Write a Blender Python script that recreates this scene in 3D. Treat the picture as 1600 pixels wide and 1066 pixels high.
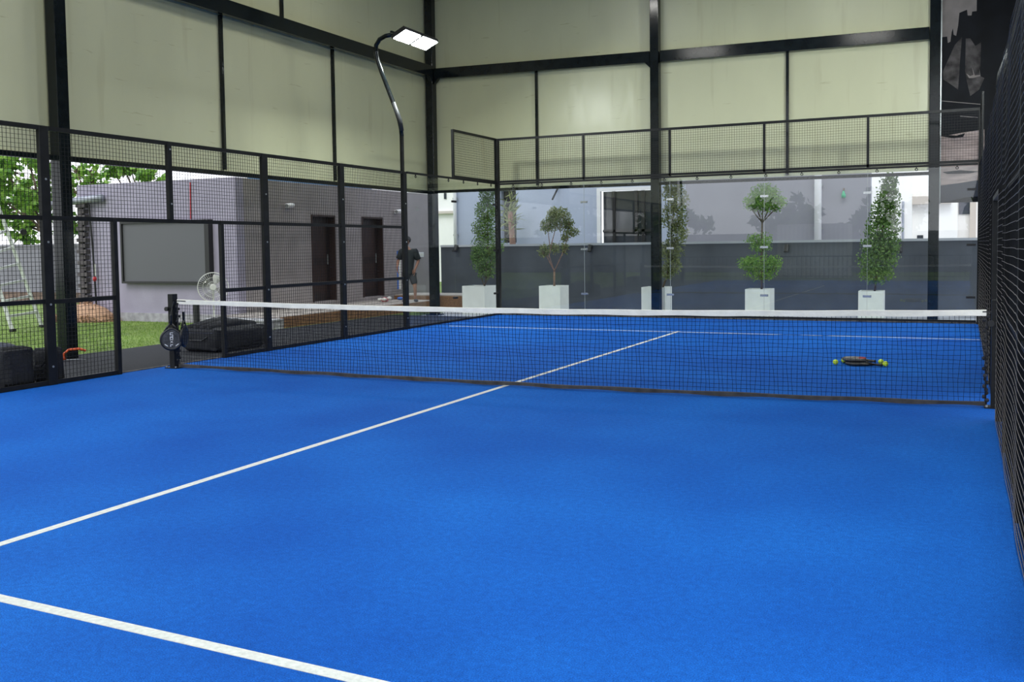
import bpy, math, random
from mathutils import Vector, Matrix, noise
random.seed(7)
PI = math.pi
C = bpy.context.scene.collection
scn = bpy.context.scene
for o in list(bpy.data.objects): bpy.data.objects.remove(o)

# ------------------------------------------------------------ camera
CAM = Vector((4.7265, -9.8011, 1.5663))
YAW, PIT, ROL, FPX, CX, CY = -0.4237, -0.0535, -0.0125, 1489.5, 833.8, 466.3
fw = Vector((math.sin(YAW)*math.cos(PIT), math.cos(YAW)*math.cos(PIT), math.sin(PIT)))
r0 = Vector((math.cos(YAW), -math.sin(YAW), 0)); u0 = r0.cross(fw)
RT = r0*math.cos(ROL) + u0*math.sin(ROL); UP = -r0*math.sin(ROL) + u0*math.cos(ROL)
cd = bpy.data.cameras.new('camera'); cam = bpy.data.objects.new('camera', cd); C.objects.link(cam)
m = Matrix((RT, UP, -fw)).transposed().to_4x4(); m.translation = CAM; cam.matrix_world = m
cd.sensor_width = 36; cd.lens = FPX/1600*36; cd.clip_start = .05; cd.clip_end = 500
cd.shift_x = -(CX-800)/1600; cd.shift_y = (CY-533)/1600
scn.camera = cam
def at(a, b, **k):
    d = fw + RT*((a-CX)/FPX) - UP*((b-CY)/FPX)
    if 'D' in k: return CAM + d*k['D']
    (n, v), = k.items(); i = 'xyz'.index(n)
    return CAM + d*((v-CAM[i])/d[i])

# ------------------------------------------------------------ exposure, world, lights
scn.view_settings.view_transform = 'Standard'; scn.view_settings.look = 'None'
scn.view_settings.gamma = 1; scn.view_settings.use_curve_mapping = False
scn.view_settings.exposure = 0.0
w = bpy.data.worlds.new('world'); scn.world = w; w.use_nodes = True
nt = w.node_tree; nt.nodes.clear()
wo = nt.nodes.new('ShaderNodeOutputWorld'); bg = nt.nodes.new('ShaderNodeBackground')
tc = nt.nodes.new('ShaderNodeTexCoord'); sx = nt.nodes.new('ShaderNodeSeparateXYZ'); cr = nt.nodes.new('ShaderNodeValToRGB')
nt.links.new(tc.outputs['Generated'], sx.inputs[0]); nt.links.new(sx.outputs['Z'], cr.inputs[0])
cr.color_ramp.elements[0].color = (.93, .95, 1, 1); cr.color_ramp.elements[1].color = (.78, .87, 1, 1)
nt.links.new(cr.outputs[0], bg.inputs[0]); bg.inputs[1].default_value = 1.9
nt.links.new(bg.outputs[0], wo.inputs[0])
sd = bpy.data.lights.new('sun', 'SUN'); sd.energy = 1.1; sd.angle = math.radians(25); sd.color = (1, .95, .86)
so = bpy.data.objects.new('sun', sd); so.rotation_euler = (math.radians(38), math.radians(-12), math.radians(20)); C.objects.link(so)
FLOOD_W = 110; FILL_W = 100
def area(name, loc, direction, sx_, sy_, watts, color, parent=None):
    l = bpy.data.lights.new(name, 'AREA'); l.shape = 'RECTANGLE'; l.size = sx_; l.size_y = sy_; l.energy = watts; l.color = color
    o = bpy.data.objects.new(name, l); C.objects.link(o); o.location = loc
    o.rotation_euler = Vector(direction).to_track_quat('-Z', 'Y').to_euler()
    if parent: o.parent = parent
    return o

# ------------------------------------------------------------ materials
def mat(name, col, rough=.6, metal=0, bump=0, bscale=30, var=0, vscale=4, spec=.5, emit=None, estr=0, stretch=None):
    m = bpy.data.materials.new(name); m.use_nodes = True
    n = m.node_tree; b = n.nodes['Principled BSDF']
    b.inputs['Base Color'].default_value = (*col, 1); b.inputs['Roughness'].default_value = rough
    b.inputs['Metallic'].default_value = metal; b.inputs['Specular IOR Level'].default_value = spec
    if emit: b.inputs['Emission Color'].default_value = (*emit, 1); b.inputs['Emission Strength'].default_value = estr
    if bump or var:
        t = n.nodes.new('ShaderNodeTexCoord'); src = t.outputs['Object']
        if stretch:
            mp = n.nodes.new('ShaderNodeMapping'); mp.inputs['Scale'].default_value = stretch
            n.links.new(src, mp.inputs[0]); src = mp.outputs[0]
    if var:
        z = n.nodes.new('ShaderNodeTexNoise'); z.inputs['Scale'].default_value = vscale; z.inputs['Detail'].default_value = 6
        n.links.new(src, z.inputs[0])
        r = n.nodes.new('ShaderNodeValToRGB'); r.color_ramp.elements[0].position = .3; r.color_ramp.elements[1].position = .7
        r.color_ramp.elements[0].color = (*[max(0, c*(1-var)) for c in col], 1)
        r.color_ramp.elements[1].color = (*[min(1, c*(1+var)) for c in col], 1)
        n.links.new(z.outputs[0], r.inputs[0]); n.links.new(r.outputs[0], b.inputs['Base Color'])
    if bump:
        z = n.nodes.new('ShaderNodeTexNoise'); z.inputs['Scale'].default_value = bscale; z.inputs['Detail'].default_value = 4
        n.links.new(src, z.inputs[0]); bp = n.nodes.new('ShaderNodeBump'); bp.inputs['Strength'].default_value = bump
        bp.inputs['Distance'].default_value = .02
        n.links.new(z.outputs[0], bp.inputs['Height']); n.links.new(bp.outputs[0], b.inputs['Normal'])
    return m
M = {}
M['steel'] = mat('painted_steel', (.007, .010, .011), .12, var=.3, vscale=6, spec=.3)
M['fence'] = mat('fence_steel', (.011, .0115, .012), .45, var=.3, vscale=9, spec=.2)
M['wire'] = mat('fence_wire', (.012, .012, .013), .5, spec=.2)
M['wire_highlight'] = mat('highlight_wire', (.17, .16, .15), .6, spec=.2)  # pale colour stands in for light catching the horizontal wires
M['sheet'] = mat('black_sheet', (.005, .006, .008), .8, var=.4, vscale=1.5, spec=.08)
M['cord'] = mat('net_cord', (.005, .006, .010), .8, spec=.15)
M['tape'] = mat('net_tape', (.80, .78, .71), .75, var=.08, vscale=7, bump=.25, bscale=40)
M['hem'] = mat('net_hem', (.035, .032, .03), .7, var=.6, vscale=9)
M['line'] = mat('line_turf', (.62, .64, .62), .9, bump=.5, bscale=300, var=.14, vscale=40)
M['concrete'] = mat('concrete', (.42, .42, .44), .85, var=.15, vscale=3, bump=.2)
M['kerb'] = mat('kerb_stone', (.13, .12, .11), .9, var=.5, vscale=12)
M['matting'] = mat('dark_matting', (.012, .013, .019), .9, bump=.8, bscale=120, var=.4, vscale=60)
M['plaster'] = mat('grey_plaster', (.325, .30, .39), .8, var=.08, vscale=2, bump=.15, bscale=25)
M['plaster_warm'] = mat('satin_grey_plaster', (.28, .25, .255), .42, var=.1, vscale=2)
M['plinth'] = mat('plinth_plaster', (.34, .33, .36), .85, var=.25, vscale=8)
M['boundary'] = mat('boundary_plaster', (.21, .205, .24), .85, var=.12, vscale=2)
M['lowwall'] = mat('dark_wall_paint', (.065, .075, .095), .6, var=.15, vscale=2)
M['coping'] = mat('coping', (.5, .52, .56), .7)
M['facade'] = mat('blue_grey_facade', (.40, .45, .58), .8, var=.05, vscale=1)
M['facade_grey'] = mat('grey_facade', (.27, .27, .32), .8, var=.06, vscale=1)
M['white'] = mat('white_paint', (.75, .75, .78), .6)
M['bwhite'] = mat('white_render', (.90, .88, .86), .8, var=.04, vscale=1)
M['cream'] = mat('cream_band', (.6, .53, .48), .8)
M['dark'] = mat('dark_interior', (.012, .012, .014), .5)
M['door'] = mat('dark_wood', (.018, .010, .009), .4, var=.5, vscale=5, stretch=(8, 8, 1))
M['doorframe'] = mat('door_frame_wood', (.03, .014, .011), .45)
M['wood'] = mat('deck_wood', (.20, .10, .045), .6, var=.35, vscale=5, stretch=(10, 1, 10))
M['deck'] = mat('deck_tile', (.40, .36, .33), .6, var=.1)
M['screen'] = mat('led_screen', (.10, .102, .115), .5)
M['black'] = mat('black_plastic', (.01, .01, .011), .45)
M['rubber'] = mat('black_fabric', (.012, .013, .018), .75, bump=.5, bscale=40, var=.4, vscale=10)
M['fabric_grey'] = mat('blue_grey_fabric', (.05, .055, .085), .8)
M['alu'] = mat('aluminium', (.70, .71, .72), .45, metal=.2)
M['steelclamp'] = mat('clamp_steel', (.5, .52, .52), .25, metal=.9)
M['galv'] = mat('galvanised', (.35, .37, .38), .4, metal=.6)
M['planter'] = mat('planter_concrete', (.76, .77, .73), .75, var=.05, vscale=5, bump=.1)
M['soil'] = mat('soil', (.03, .022, .016), .95, bump=.8)
M['bark'] = mat('bark', (.13, .095, .065), .9, var=.3, vscale=20)
M['barkred'] = mat('pink_bark', (.25, .15, .12), .9, var=.3, vscale=20)
M['footing'] = mat('old_brick', (.16, .11, .09), .9, var=.5, vscale=4)
M['wrap'] = mat('tape_wrap', (.03, .032, .034), .5, spec=.2)
M['ball'] = mat('ball_felt', (.56, .75, .03), .85, bump=.4, bscale=150)
M['ballseam'] = mat('ball_seam', (.75, .78, .6), .6)
M['skin'] = mat('skin', (.27, .13, .085), .55)
M['hair'] = mat('hair', (.012, .009, .008), .7, bump=.5, bscale=60)
M['tee'] = mat('dark_tee', (.010, .014, .016), .85, bump=.2, bscale=30)
M['shorts'] = mat('grey_shorts', (.035, .037, .042), .85)
M['shoe'] = mat('dark_shoe', (.02, .025, .035), .7)
M['pale'] = mat('pale_plastic', (.65, .65, .62), .4)
M['blue'] = mat('blue_plastic', (.05, .16, .55), .45)
M['brightblue'] = mat('blue_sheet', (.02, .28, .62), .6)
M['red'] = mat('red_paint', (.45, .012, .02), .4)
M['orange'] = mat('orange_plastic', (.62, .09, .02), .5)
M['pink'] = mat('pink_cloth', (.6, .22, .24), .9)
M['green'] = mat('green_plastic', (.03, .4, .2), .4)
M['twig'] = mat('dry_twig', (.46, .28, .18), .9, var=.3, vscale=9)
M['vine'] = mat('grey_mortar', (.09, .08, .085), .95, var=.3, vscale=8)
M['pipe'] = mat('grey_pipe', (.32, .34, .4), .4, metal=.2)
M['glassdark'] = mat('window_glass', (.03, .035, .045), .05)
M['bat_face'] = mat('bat_face', (.05, .05, .05), .35, var=.6, vscale=25)
M['bat_pale'] = mat('bat_pale_face', (.30, .27, .24), .3, var=.5, vscale=18)
M['print'] = mat('white_print', (.7, .7, .7), .5)
M['roof'] = mat('roof_sheet', (.35, .35, .33), .7)
M['corr'] = mat('corrugated_white', (.6, .6, .6), .5)
M['mural_black'] = mat('mural_black', (.005, .006, .009), .6, var=.5, vscale=2, spec=.12)
M['mural_pale'] = mat('mural_grey', (.23, .205, .195), .6, var=.15, vscale=3, spec=.1)
M['mural_mid'] = mat('mural_dim', (.06, .055, .055), .6, var=.8, vscale=5, bump=.01, spec=.1)
M['mural_pink'] = mat('mural_pink', (.36, .28, .26), .6, var=.35, vscale=3, stretch=(1, 1, 5))
M['mural_navy'] = mat('mural_navy', (.016, .02, .035), .6, var=.3, vscale=3)
M['lamp'] = mat('led_face', (1, 1, 1), .5, emit=(.93, 1, .98), estr=60)
M['fill_glow'] = mat('fill_panel_glow', (1, 1, 1), .5, emit=(1, 1, .97), estr=6)  # glowing face of the added fill panels
def leafmat(name, a, b_):
    m = bpy.data.materials.new(name); m.use_nodes = True; n = m.node_tree
    b = n.nodes['Principled BSDF']; b.inputs['Roughness'].default_value = .5
    g = n.nodes.new('ShaderNodeNewGeometry'); r = n.nodes.new('ShaderNodeValToRGB')
    r.color_ramp.elements[0].color = (*a, 1); r.color_ramp.elements[1].color = (*b_, 1)
    n.links.new(g.outputs['Random Per Island'], r.inputs[0]); n.links.new(r.outputs[0], b.inputs['Base Color'])
    tr = n.nodes.new('ShaderNodeBsdfTranslucent'); n.links.new(r.outputs[0], tr.inputs[0])
    mx = n.nodes.new('ShaderNodeMixShader'); mx.inputs[0].default_value = .35
    n.links.new(b.outputs[0], mx.inputs[1]); n.links.new(tr.outputs[0], mx.inputs[2])
    n.links.new(mx.outputs[0], n.nodes['Material Output'].inputs[0]); return m
M['leaf'] = leafmat('ficus_leaf', (.05, .12, .03), (.22, .36, .09))
M['leafolive'] = leafmat('olive_leaf', (.12, .16, .06), (.30, .33, .13))
M['leafbright'] = leafmat('bright_leaf', (.07, .20, .03), (.25, .42, .07))
M['leaftree'] = leafmat('tree_leaf', (.08, .22, .03), (.30, .50, .08))
M['grassblade'] = leafmat('grass_blade', (.10, .22, .03), (.30, .40, .10))

def turf(name):
    m = bpy.data.materials.new(name); m.use_nodes = True; n = m.node_tree; L = n.links
    b = n.nodes['Principled BSDF']; b.inputs['Roughness'].default_value = .9; b.inputs['Specular IOR Level'].default_value = .12
    t = n.nodes.new('ShaderNodeTexCoord')
    def nz(s, d=5):
        z = n.nodes.new('ShaderNodeTexNoise'); z.inputs['Scale'].default_value = s; z.inputs['Detail'].default_value = d
        L.new(t.outputs['Object'], z.inputs[0]); return z.outputs[0]
    def ramp(src, p0, p1, c0, c1):
        r = n.nodes.new('ShaderNodeValToRGB'); r.color_ramp.elements[0].position = p0; r.color_ramp.elements[1].position = p1
        r.color_ramp.elements[0].color = (*c0, 1); r.color_ramp.elements[1].color = (*c1, 1); L.new(src, r.inputs[0]); return r.outputs[0]
    base = ramp(nz(.55, 4), .3, .72, (.0035, .082, .41), (.008, .130, .54))
    fine = ramp(nz(160, 2), .3, .7, (.55, .55, .6), (1.3, 1.3, 1.25))
    mx = n.nodes.new('ShaderNodeMixRGB'); mx.blend_type = 'MULTIPLY'; mx.inputs[0].default_value = 1
    L.new(base, mx.inputs[1]); L.new(fine, mx.inputs[2])
    med = ramp(nz(28, 4), .3, .7, (.82, .84, .86), (1.14, 1.12, 1.1)); m3 = n.nodes.new('ShaderNodeMixRGB'); m3.blend_type = 'MULTIPLY'; m3.inputs[0].default_value = 1
    L.new(mx.outputs[0], m3.inputs[1]); L.new(med, m3.inputs[2]); mx = m3
    # sand specks and faint dusty scuffs
    v = n.nodes.new('ShaderNodeTexVoronoi'); v.inputs['Scale'].default_value = 9; L.new(t.outputs['Object'], v.inputs[0])
    sp = ramp(v.outputs['Distance'], .012, .03, (1, 1, 1), (0, 0, 0))
    g = n.nodes.new('ShaderNodeMath'); g.operation = 'GREATER_THAN'; g.inputs[1].default_value = .62; L.new(nz(3.1, 1), g.inputs[0])
    ml = n.nodes.new('ShaderNodeMath'); ml.operation = 'MULTIPLY'; L.new(sp, ml.inputs[0]); L.new(g.outputs[0], ml.inputs[1])
    m2 = n.nodes.new('ShaderNodeMixRGB'); L.new(ml.outputs[0], m2.inputs[0]); L.new(mx.outputs[0], m2.inputs[1]); m2.inputs[2].default_value = (.5, .55, .6, 1)
    L.new(m2.outputs[0], b.inputs['Base Color'])
    bp = n.nodes.new('ShaderNodeBump'); bp.inputs['Strength'].default_value = .7; bp.inputs['Distance'].default_value = .012
    L.new(nz(190, 2), bp.inputs['Height']); L.new(bp.outputs[0], b.inputs['Normal']); return m
M['turf'] = turf('blue_turf')

def tarp(name, col):
    m = bpy.data.materials.new(name); m.use_nodes = True; n = m.node_tree; L = n.links
    b = n.nodes['Principled BSDF']; b.inputs['Roughness'].default_value = .33
    t = n.nodes.new('ShaderNodeTexCoord')
    def nz(s, sc, d=5):
        mp = n.nodes.new('ShaderNodeMapping'); mp.inputs['Scale'].default_value = sc; L.new(t.outputs['Object'], mp.inputs[0])
        z = n.nodes.new('ShaderNodeTexNoise'); z.inputs['Scale'].default_value = s; z.inputs['Detail'].default_value = d
        L.new(mp.outputs[0], z.inputs[0]); return z.outputs[0]
    def ramp(src, p0, p1, c0, c1):
        r = n.nodes.new('ShaderNodeValToRGB'); r.color_ramp.elements[0].position = p0; r.color_ramp.elements[1].position = p1
        r.color_ramp.elements[0].color = (*c0, 1); r.color_ramp.elements[1].color = (*c1, 1); L.new(src, r.inputs[0]); return r.outputs[0]
    def mul(a, c):
        x = n.nodes.new('ShaderNodeMixRGB'); x.blend_type = 'MULTIPLY'; x.inputs[0].default_value = 1; L.new(a, x.inputs[1]); L.new(c, x.inputs[2]); return x.outputs[0]
    c = ramp(nz(.8, (1, 1, .5)), .3, .75, tuple(v*.92 for v in col), tuple(v*1.05 for v in col))
    c = mul(c, ramp(nz(2.2, (1.6, 1.6, .18), 3), .28, .40, (.90, .885, .86), (1, 1, 1)))    # rain streaks
    c = mul(c, ramp(nz(3.5, (.5, .5, 4), 6), .26, .32, (.80, .78, .74), (1, 1, 1)))          # scuffs
    L.new(c, b.inputs['Base Color'])
    bp = n.nodes.new('ShaderNodeBump'); bp.inputs['Strength'].default_value = .35; bp.inputs['Distance'].default_value = .05
    L.new(nz(1.3, (1.5, 1.5, .7), 2), bp.inputs['Height']); L.new(bp.outputs[0], b.inputs['Normal']); return m
M['tarp'] = tarp('tarpaulin', (.53, .535, .345))

def lawnmat():
    m = mat('lawn', (.15, .22, .045), .9, var=.45, vscale=1.1, bump=.9, bscale=60); return m
M['lawn'] = lawnmat()

def glassmat(name, tint, ior=1.5):
    m = bpy.data.materials.new(name); m.use_nodes = True; n = m.node_tree; n.nodes.clear(); L = n.links
    o = n.nodes.new('ShaderNodeOutputMaterial'); t = n.nodes.new('ShaderNodeBsdfTransparent'); t.inputs[0].default_value = (*tint, 1)
    g = n.nodes.new('ShaderNodeBsdfGlossy'); g.inputs['Roughness'].default_value = 0.0
    lw = n.nodes.new('ShaderNodeLayerWeight'); lw.inputs[0].default_value = .5      # Schlick reflectance of a pane face
    pw = n.nodes.new('ShaderNodeMath'); pw.operation = 'POWER'; pw.inputs[1].default_value = 5; L.new(lw.outputs['Facing'], pw.inputs[0])
    f0 = ((ior-1)/(ior+1))**2
    f = n.nodes.new('ShaderNodeMath'); f.operation = 'MULTIPLY_ADD'; f.inputs[1].default_value = 1-f0; f.inputs[2].default_value = f0; L.new(pw.outputs[0], f.inputs[0])
    x = n.nodes.new('ShaderNodeMixShader'); L.new(f.outputs[0], x.inputs[0]); L.new(t.outputs[0], x.inputs[1]); L.new(g.outputs[0], x.inputs[2])
    L.new(x.outputs[0], o.inputs[0]); return m
M['glass'] = glassmat('toughened_glass', (.965, .985, .98), 1.5)
M['seam'] = mat('ground_glass_edge', (.36, .40, .39), .4)
M['fanblade'] = glassmat('clear_blade', (.78, .78, .76), 1.5)

# ------------------------------------------------------------ mesh helpers
class MB:
    def __init__(s): s.v = []; s.f = []; s.m = []; s.cur = 0
    def box(s, c, d, rot=None, mi=None):
        c = Vector(c); h = Vector(d)/2; k = len(s.v)
        for x in (-1, 1):
            for y in (-1, 1):
                for z in (-1, 1):
                    p = Vector((x*h.x, y*h.y, z*h.z))
                    if rot is not None: p = rot @ p
                    s.v.append(c+p)
        for f in ((0, 1, 3, 2), (4, 6, 7, 5), (0, 4, 5, 1), (2, 3, 7, 6), (0, 2, 6, 4), (1, 5, 7, 3)):
            s.f.append([k+i for i in f]); s.m.append(s.cur if mi is None else mi)
        return s
    def bounds(s, a, b): 
        a = Vector(a); b = Vector(b); return s.box((a+b)/2, (abs(b.x-a.x), abs(b.y-a.y), abs(b.z-a.z)))
    def bar(s, a, b, w_, h_=None, side=None):
        a = Vector(a); b = Vector(b); d = b-a; L_ = d.length; z = d.normalized()
        x = Vector(side) if side else (Vector((0, 0, 1)) if abs(z.z) < .9 else Vector((1, 0, 0)))
        x = (x - z*x.dot(z)).normalized(); y = z.cross(x)
        return s.box((a+b)/2, (w_, h_ or w_, L_), Matrix((x, y, z)).transposed())
    def tube(s, pts, r, n=10, caps=True):
        pts = [Vector(p) for p in pts]; rs = r if isinstance(r, (list, tuple)) else [r]*len(pts); rings = []; px = None
        for i, p in enumerate(pts):
            d = (pts[min(i+1, len(pts)-1)] - pts[max(i-1, 0)]).normalized()
            x = px if px is not None else (Vector((0, 0, 1)) if abs(d.z) < .9 else Vector((1, 0, 0)))
            x = (x - d*x.dot(d)).normalized(); px = x; y = d.cross(x); k = len(s.v)
            for j in range(n):
                a = 2*PI*j/n; s.v.append(p + (x*math.cos(a)+y*math.sin(a))*rs[i])
            rings.append(k)
        for a, b in zip(rings, rings[1:]):
            for j in range(n): s.f.append([a+j, a+(j+1) % n, b+(j+1) % n, b+j]); s.m.append(s.cur)
        if caps: s.f.append([rings[0]+j for j in range(n)][::-1]); s.m.append(s.cur); s.f.append([rings[-1]+j for j in range(n)]); s.m.append(s.cur)
        return s
    def ring(s, c, nrm, R, r, n=36, k=6):
        nrm = Vector(nrm).normalized(); x = nrm.orthogonal().normalized(); y = nrm.cross(x)
        p = [Vector(c)+(x*math.cos(2*PI*i/n)+y*math.sin(2*PI*i/n))*R for i in range(n+1)]
        return s.tube(p, r, k, False)
    def ell(s, c, rad, nu=16, nv=10, rot=None, fn=None):
        c = Vector(c); k = len(s.v)
        for i in range(nv+1):
            t = PI*i/nv
            for j in range(nu):
                a = 2*PI*j/nu; p = Vector((math.sin(t)*math.cos(a), math.sin(t)*math.sin(a), math.cos(t)))
                if fn: p = fn(p)
                p = Vector((p.x*rad[0], p.y*rad[1], p.z*rad[2]))
                if rot is not None: p = rot @ p
                s.v.append(c+p)
        for i in range(nv):
            for j in range(nu): s.f.append([k+i*nu+j, k+(i+1)*nu+j, k+(i+1)*nu+(j+1) % nu, k+i*nu+(j+1) % nu]); s.m.append(s.cur)
        return s
    def prism(s, poly, ax, a, b, rot=None, org=(0, 0, 0)):
        """2-D polygon extruded along axis ax from a to b"""
        k = len(s.v); n = len(poly); org = Vector(org)
        for w_ in (a, b):
            for p, q in poly:
                v = {'x': Vector((w_, p, q)), 'y': Vector((p, w_, q)), 'z': Vector((p, q, w_))}[ax]
                if rot is not None: v = rot @ v
                s.v.append(org+v)
        s.f.append([k+i for i in range(n)]); s.f.append([k+n+i for i in range(n)][::-1]); s.m += [s.cur]*2
        for i in range(n): s.f.append([k+i, k+n+i, k+n+(i+1) % n, k+(i+1) % n]); s.m.append(s.cur)
        return s
    def leaf(s, p, L_, W, up=None):
        d = Vector((random.gauss(0, 1), random.gauss(0, 1), random.gauss(0, 1)+(up or 0))).normalized()
        sd_ = d.orthogonal().normalized(); sd_ = Matrix.Rotation(random.random()*6.28, 3, d) @ sd_; k = len(s.v); p = Vector(p)
        nn = d.cross(sd_)*(L_*.08)
        s.v += [p, p+d*L_*.45+sd_*W+nn, p+d*L_, p+d*L_*.45-sd_*W+nn]; s.f.append([k, k+1, k+2, k+3]); s.m.append(s.cur); return s
    def build(s, name, mats, parent=None, smooth=False, bevel=0):
        me = bpy.data.meshes.new(name); me.from_pydata([tuple(v) for v in s.v], [], s.f)
        for x in (mats if isinstance(mats, list) else [mats]): me.materials.append(x)
        for p, i in zip(me.polygons, s.m): p.material_index = i; p.use_smooth = smooth
        me.update(); o = bpy.data.objects.new(name, me); C.objects.link(o)
        if parent is not None:
            o.parent = parent; bpy.context.view_layer.update() if False else None
            o.matrix_parent_inverse = Matrix.Identity(4)
            if parent.location.length > 0 and not getattr(s, 'local', False):
                loc = WORLD.get(parent.name, Vector((0, 0, 0))); me.transform(Matrix.Translation(-loc)); 
        if bevel:
            b = o.modifiers.new('bevel', 'BEVEL'); b.width = bevel; b.segments = 2; b.limit_method = 'ANGLE'
        return o
WORLD = {}
def thing(name, label, cat, loc=(0, 0, 0), group=None):
    o = bpy.data.objects.new(name, None); C.objects.link(o); o.location = loc; o.empty_display_size = .1
    o['label'] = label; o['category'] = cat; WORLD[o.name] = Vector(loc)
    if group: o['group'] = group
    return o
def tag(o, label, cat, group=None):
    o['label'] = label; o['category'] = cat
    if group: o['group'] = group
    return o
def struct(o): o['kind'] = 'structure'; return o
def copy_tree(o, loc, label, group=None):
    c = o.copy(); C.objects.link(c); c.location = loc; c['label'] = label
    if group: c['group'] = group
    for ch in [x for x in bpy.data.objects if x.parent == o]:
        d = ch.copy(); C.objects.link(d); d.parent = c
        for g in [x for x in bpy.data.objects if x.parent == ch]:
            e = g.copy(); C.objects.link(e); e.parent = d
    return c

# ============================================================ THE SETTING
XL, XR, YB = -5.16, 5.0, 10.15
struct(MB().bounds((XL-.06, -12, -.12), (XR+.06, YB+.05, 0)).build('floor', M['turf']))
struct(MB().bounds((-60, -60, -.30), (60, 80, -.125)).build('ground', M['concrete']))
T = .002
struct(MB().bounds((-.032, -6.9, 0), (.032, 7.1, T)).build('trim_1', M['line']))
a_ = at(0, 935, z=0); b_ = at(575, 1066, z=0); sl = (b_.y-a_.y)/(b_.x-a_.x)
struct(MB().bar((XL+.05, a_.y+sl*(XL+.05-a_.x), T/2), (XR-.02, a_.y+sl*(XR-.02-a_.x), T/2), T, .062).build('trim_2', M['line']))
struct(MB().bounds((XL+.45, 6.95, 0), (XR-.02, 7.0, T)).build('trim_3', M['line']))
# kerbs round the turf
struct(MB().bounds((XL-.1, -11.9, -.12), (XL-.062, YB+.12, .012)).build('trim_4', M['kerb']))
struct(MB().bounds((XL-.06, YB+.055, -.12), (XR+.06, YB+.12, .03)).build('trim_5', M['kerb']))
struct(MB().bounds((-7.8, -12, -.123), (XL-.11, 9.6, -.01)).build('trim_6', M['matting']))
# tarpaulin walls and roof
struct(MB().bounds((-7.68, -14, 3.03), (-7.64, 11.3, 8.6)).build('wall_left', M['tarp']))
struct(MB().bounds((-7.64, 11.32, 3.03), (4.16, 11.36, 8.6)).build('wall_back', M['tarp']))
struct(MB().bounds((-7.8, -14, 8.6), (6.1, 11.5, 8.7)).build('ceiling', M['roof']))
struct(MB().bounds((5.97, -14, 2.6), (6.02, 11.3, 8.6)).build('wall_right', M['mural_black']))

# ---------------------------------------------------------------- steel frame
def col(x, y, s_, label, z1=8.6):
    t = thing('steel_column', label, 'column', (x, y, -.12), 'painted steel columns of the shelter')
    b = MB(); b.box((x, y, (z1-.12)/2), (s_, s_, z1+.12)); b.build('shaft', M['steel'], t, bevel=.012)
    MB().box((x, y, -.11), (s_+.14, s_+.14, .02)).build('base_plate', M['steel'], t)
    for dx in (-1, 1):
        for dy in (-1, 1): MB().tube([(x+dx*(s_/2+.04), y+dy*(s_/2+.04), -.10), (x+dx*(s_/2+.04), y+dy*(s_/2+.04), -.07)], .012, 6).build('anchor_bolt', M['steelclamp'], t)
col(-7.49, .30, .2, 'tall dark steel column on the lawn edge, nearest on the left')
col(-7.5, 11.2, .2, 'dark steel column in the corner where the two tarpaulin walls meet')
col(-1.66, 11.2, .2, 'tall glossy steel column in front of a half hidden square planter')
col(4.17, 11.2, .2, 'dark steel column at the left edge of the black mural')
def beam(a, b, s_, label, grp=None):
    t = thing('steel_beam', label, 'beam', a, grp)
    MB().bar(a, b, s_[1], s_[0]).build('beam', M['steel'], t, bevel=.008)
    return t
bl = beam((-7.45, -12, 5.9), (-7.45, 11.1, 5.98), (.12, .27), 'thick dark beam running along the left tarpaulin wall')
bb = beam((-7.38, 11.2, 5.93), (-1.78, 11.2, 5.83), (.12, .25), 'dark horizontal beam between corner column and middle column')
beam((-1.54, 11.2, 5.82), (4.06, 11.2, 5.76), (.12, .25), 'dark horizontal beam right of the middle column')
def gusset(p, dx, dy, par, up=-1):
    x, y, z = p; k = MB(); q = .12
    if dx: k.prism([(x, z), (x+dx*q, z), (x, z+up*q)], 'y', y-.05, y+.05)
    else: k.prism([(y, z), (y+dy*q, z), (y, z+up*q)], 'x', x-.05, x+.05)
    k.build('gusset', M['steel'], par)
gusset((-7.38, 11.2, 5.80), 1, 0, bb); gusset((-1.78, 11.2, 5.71), -1, 0, bb); gusset((-7.45, 11.1, 5.85), 0, -1, bl)
def mull(a, b, label): 
    t = MB().bar(a, b, .06, .05).build('steel_mullion', M['steel']); tag(t, label, 'mullion', 'thin uprights on the tarpaulins')
for y_, l_ in ((3.87, 'thin dark upright on the left tarpaulin, nearer one below the beam'), (7.24, 'thin dark upright on the left tarpaulin, farther one below the beam')):
    mull((-7.60, y_, 3.05), (-7.60, y_, 5.84), l_)
mull((-7.60, 5.6, 6.06), (-7.60, 5.6, 8.55), 'thin dark upright on the left tarpaulin above the beam')
mull((-4.64, 11.28, 3.05), (-4.64, 11.28, 5.78), 'thin dark upright on the back tarpaulin left of the middle column')
mull((1.25, 11.28, 3.05), (1.25, 11.28, 5.68), 'thin dark upright on the back tarpaulin right of the middle column')
tag(MB().bounds((-7.67, -14, 2.95), (-7.60, 11.25, 3.03)).build('bottom_rail', M['steel']), 'dark rail along the bottom edge of the left tarpaulin', 'rail')
tag(MB().bar((-7.6, 11.33, 3.0), (4.1, 11.33, 2.97), .07, .06).build('bottom_rail', M['steel']), 'dark rail along the bottom edge of the back tarpaulin', 'rail')
# added fill panels, out of view, to brighten the hall and upper tarpaulins
for i, (x, y) in enumerate([(-3.8, -8.5), (1.8, -8.5), (-3.8, -1.8), (1.8, -1.8), (-3.8, 5.2), (1.8, 5.2)]):
    t = thing('fill_light_panel', 'added unseen fill light panel under the shelter roof', 'light', (x, y, 8.6), 'added fill light panels')
    MB().box((x, y, 8.55), (1.5, .7, .1)).build('housing', M['white'], t)
    MB().box((x, y, 8.495), (1.4, .6, .01)).build('diffuser', M['fill_glow'], t)
    area('fill_lamp', (0, 0, -.13), (0, 0, -1), 1.4, .6, FILL_W, (1, .99, .93), t)

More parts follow.
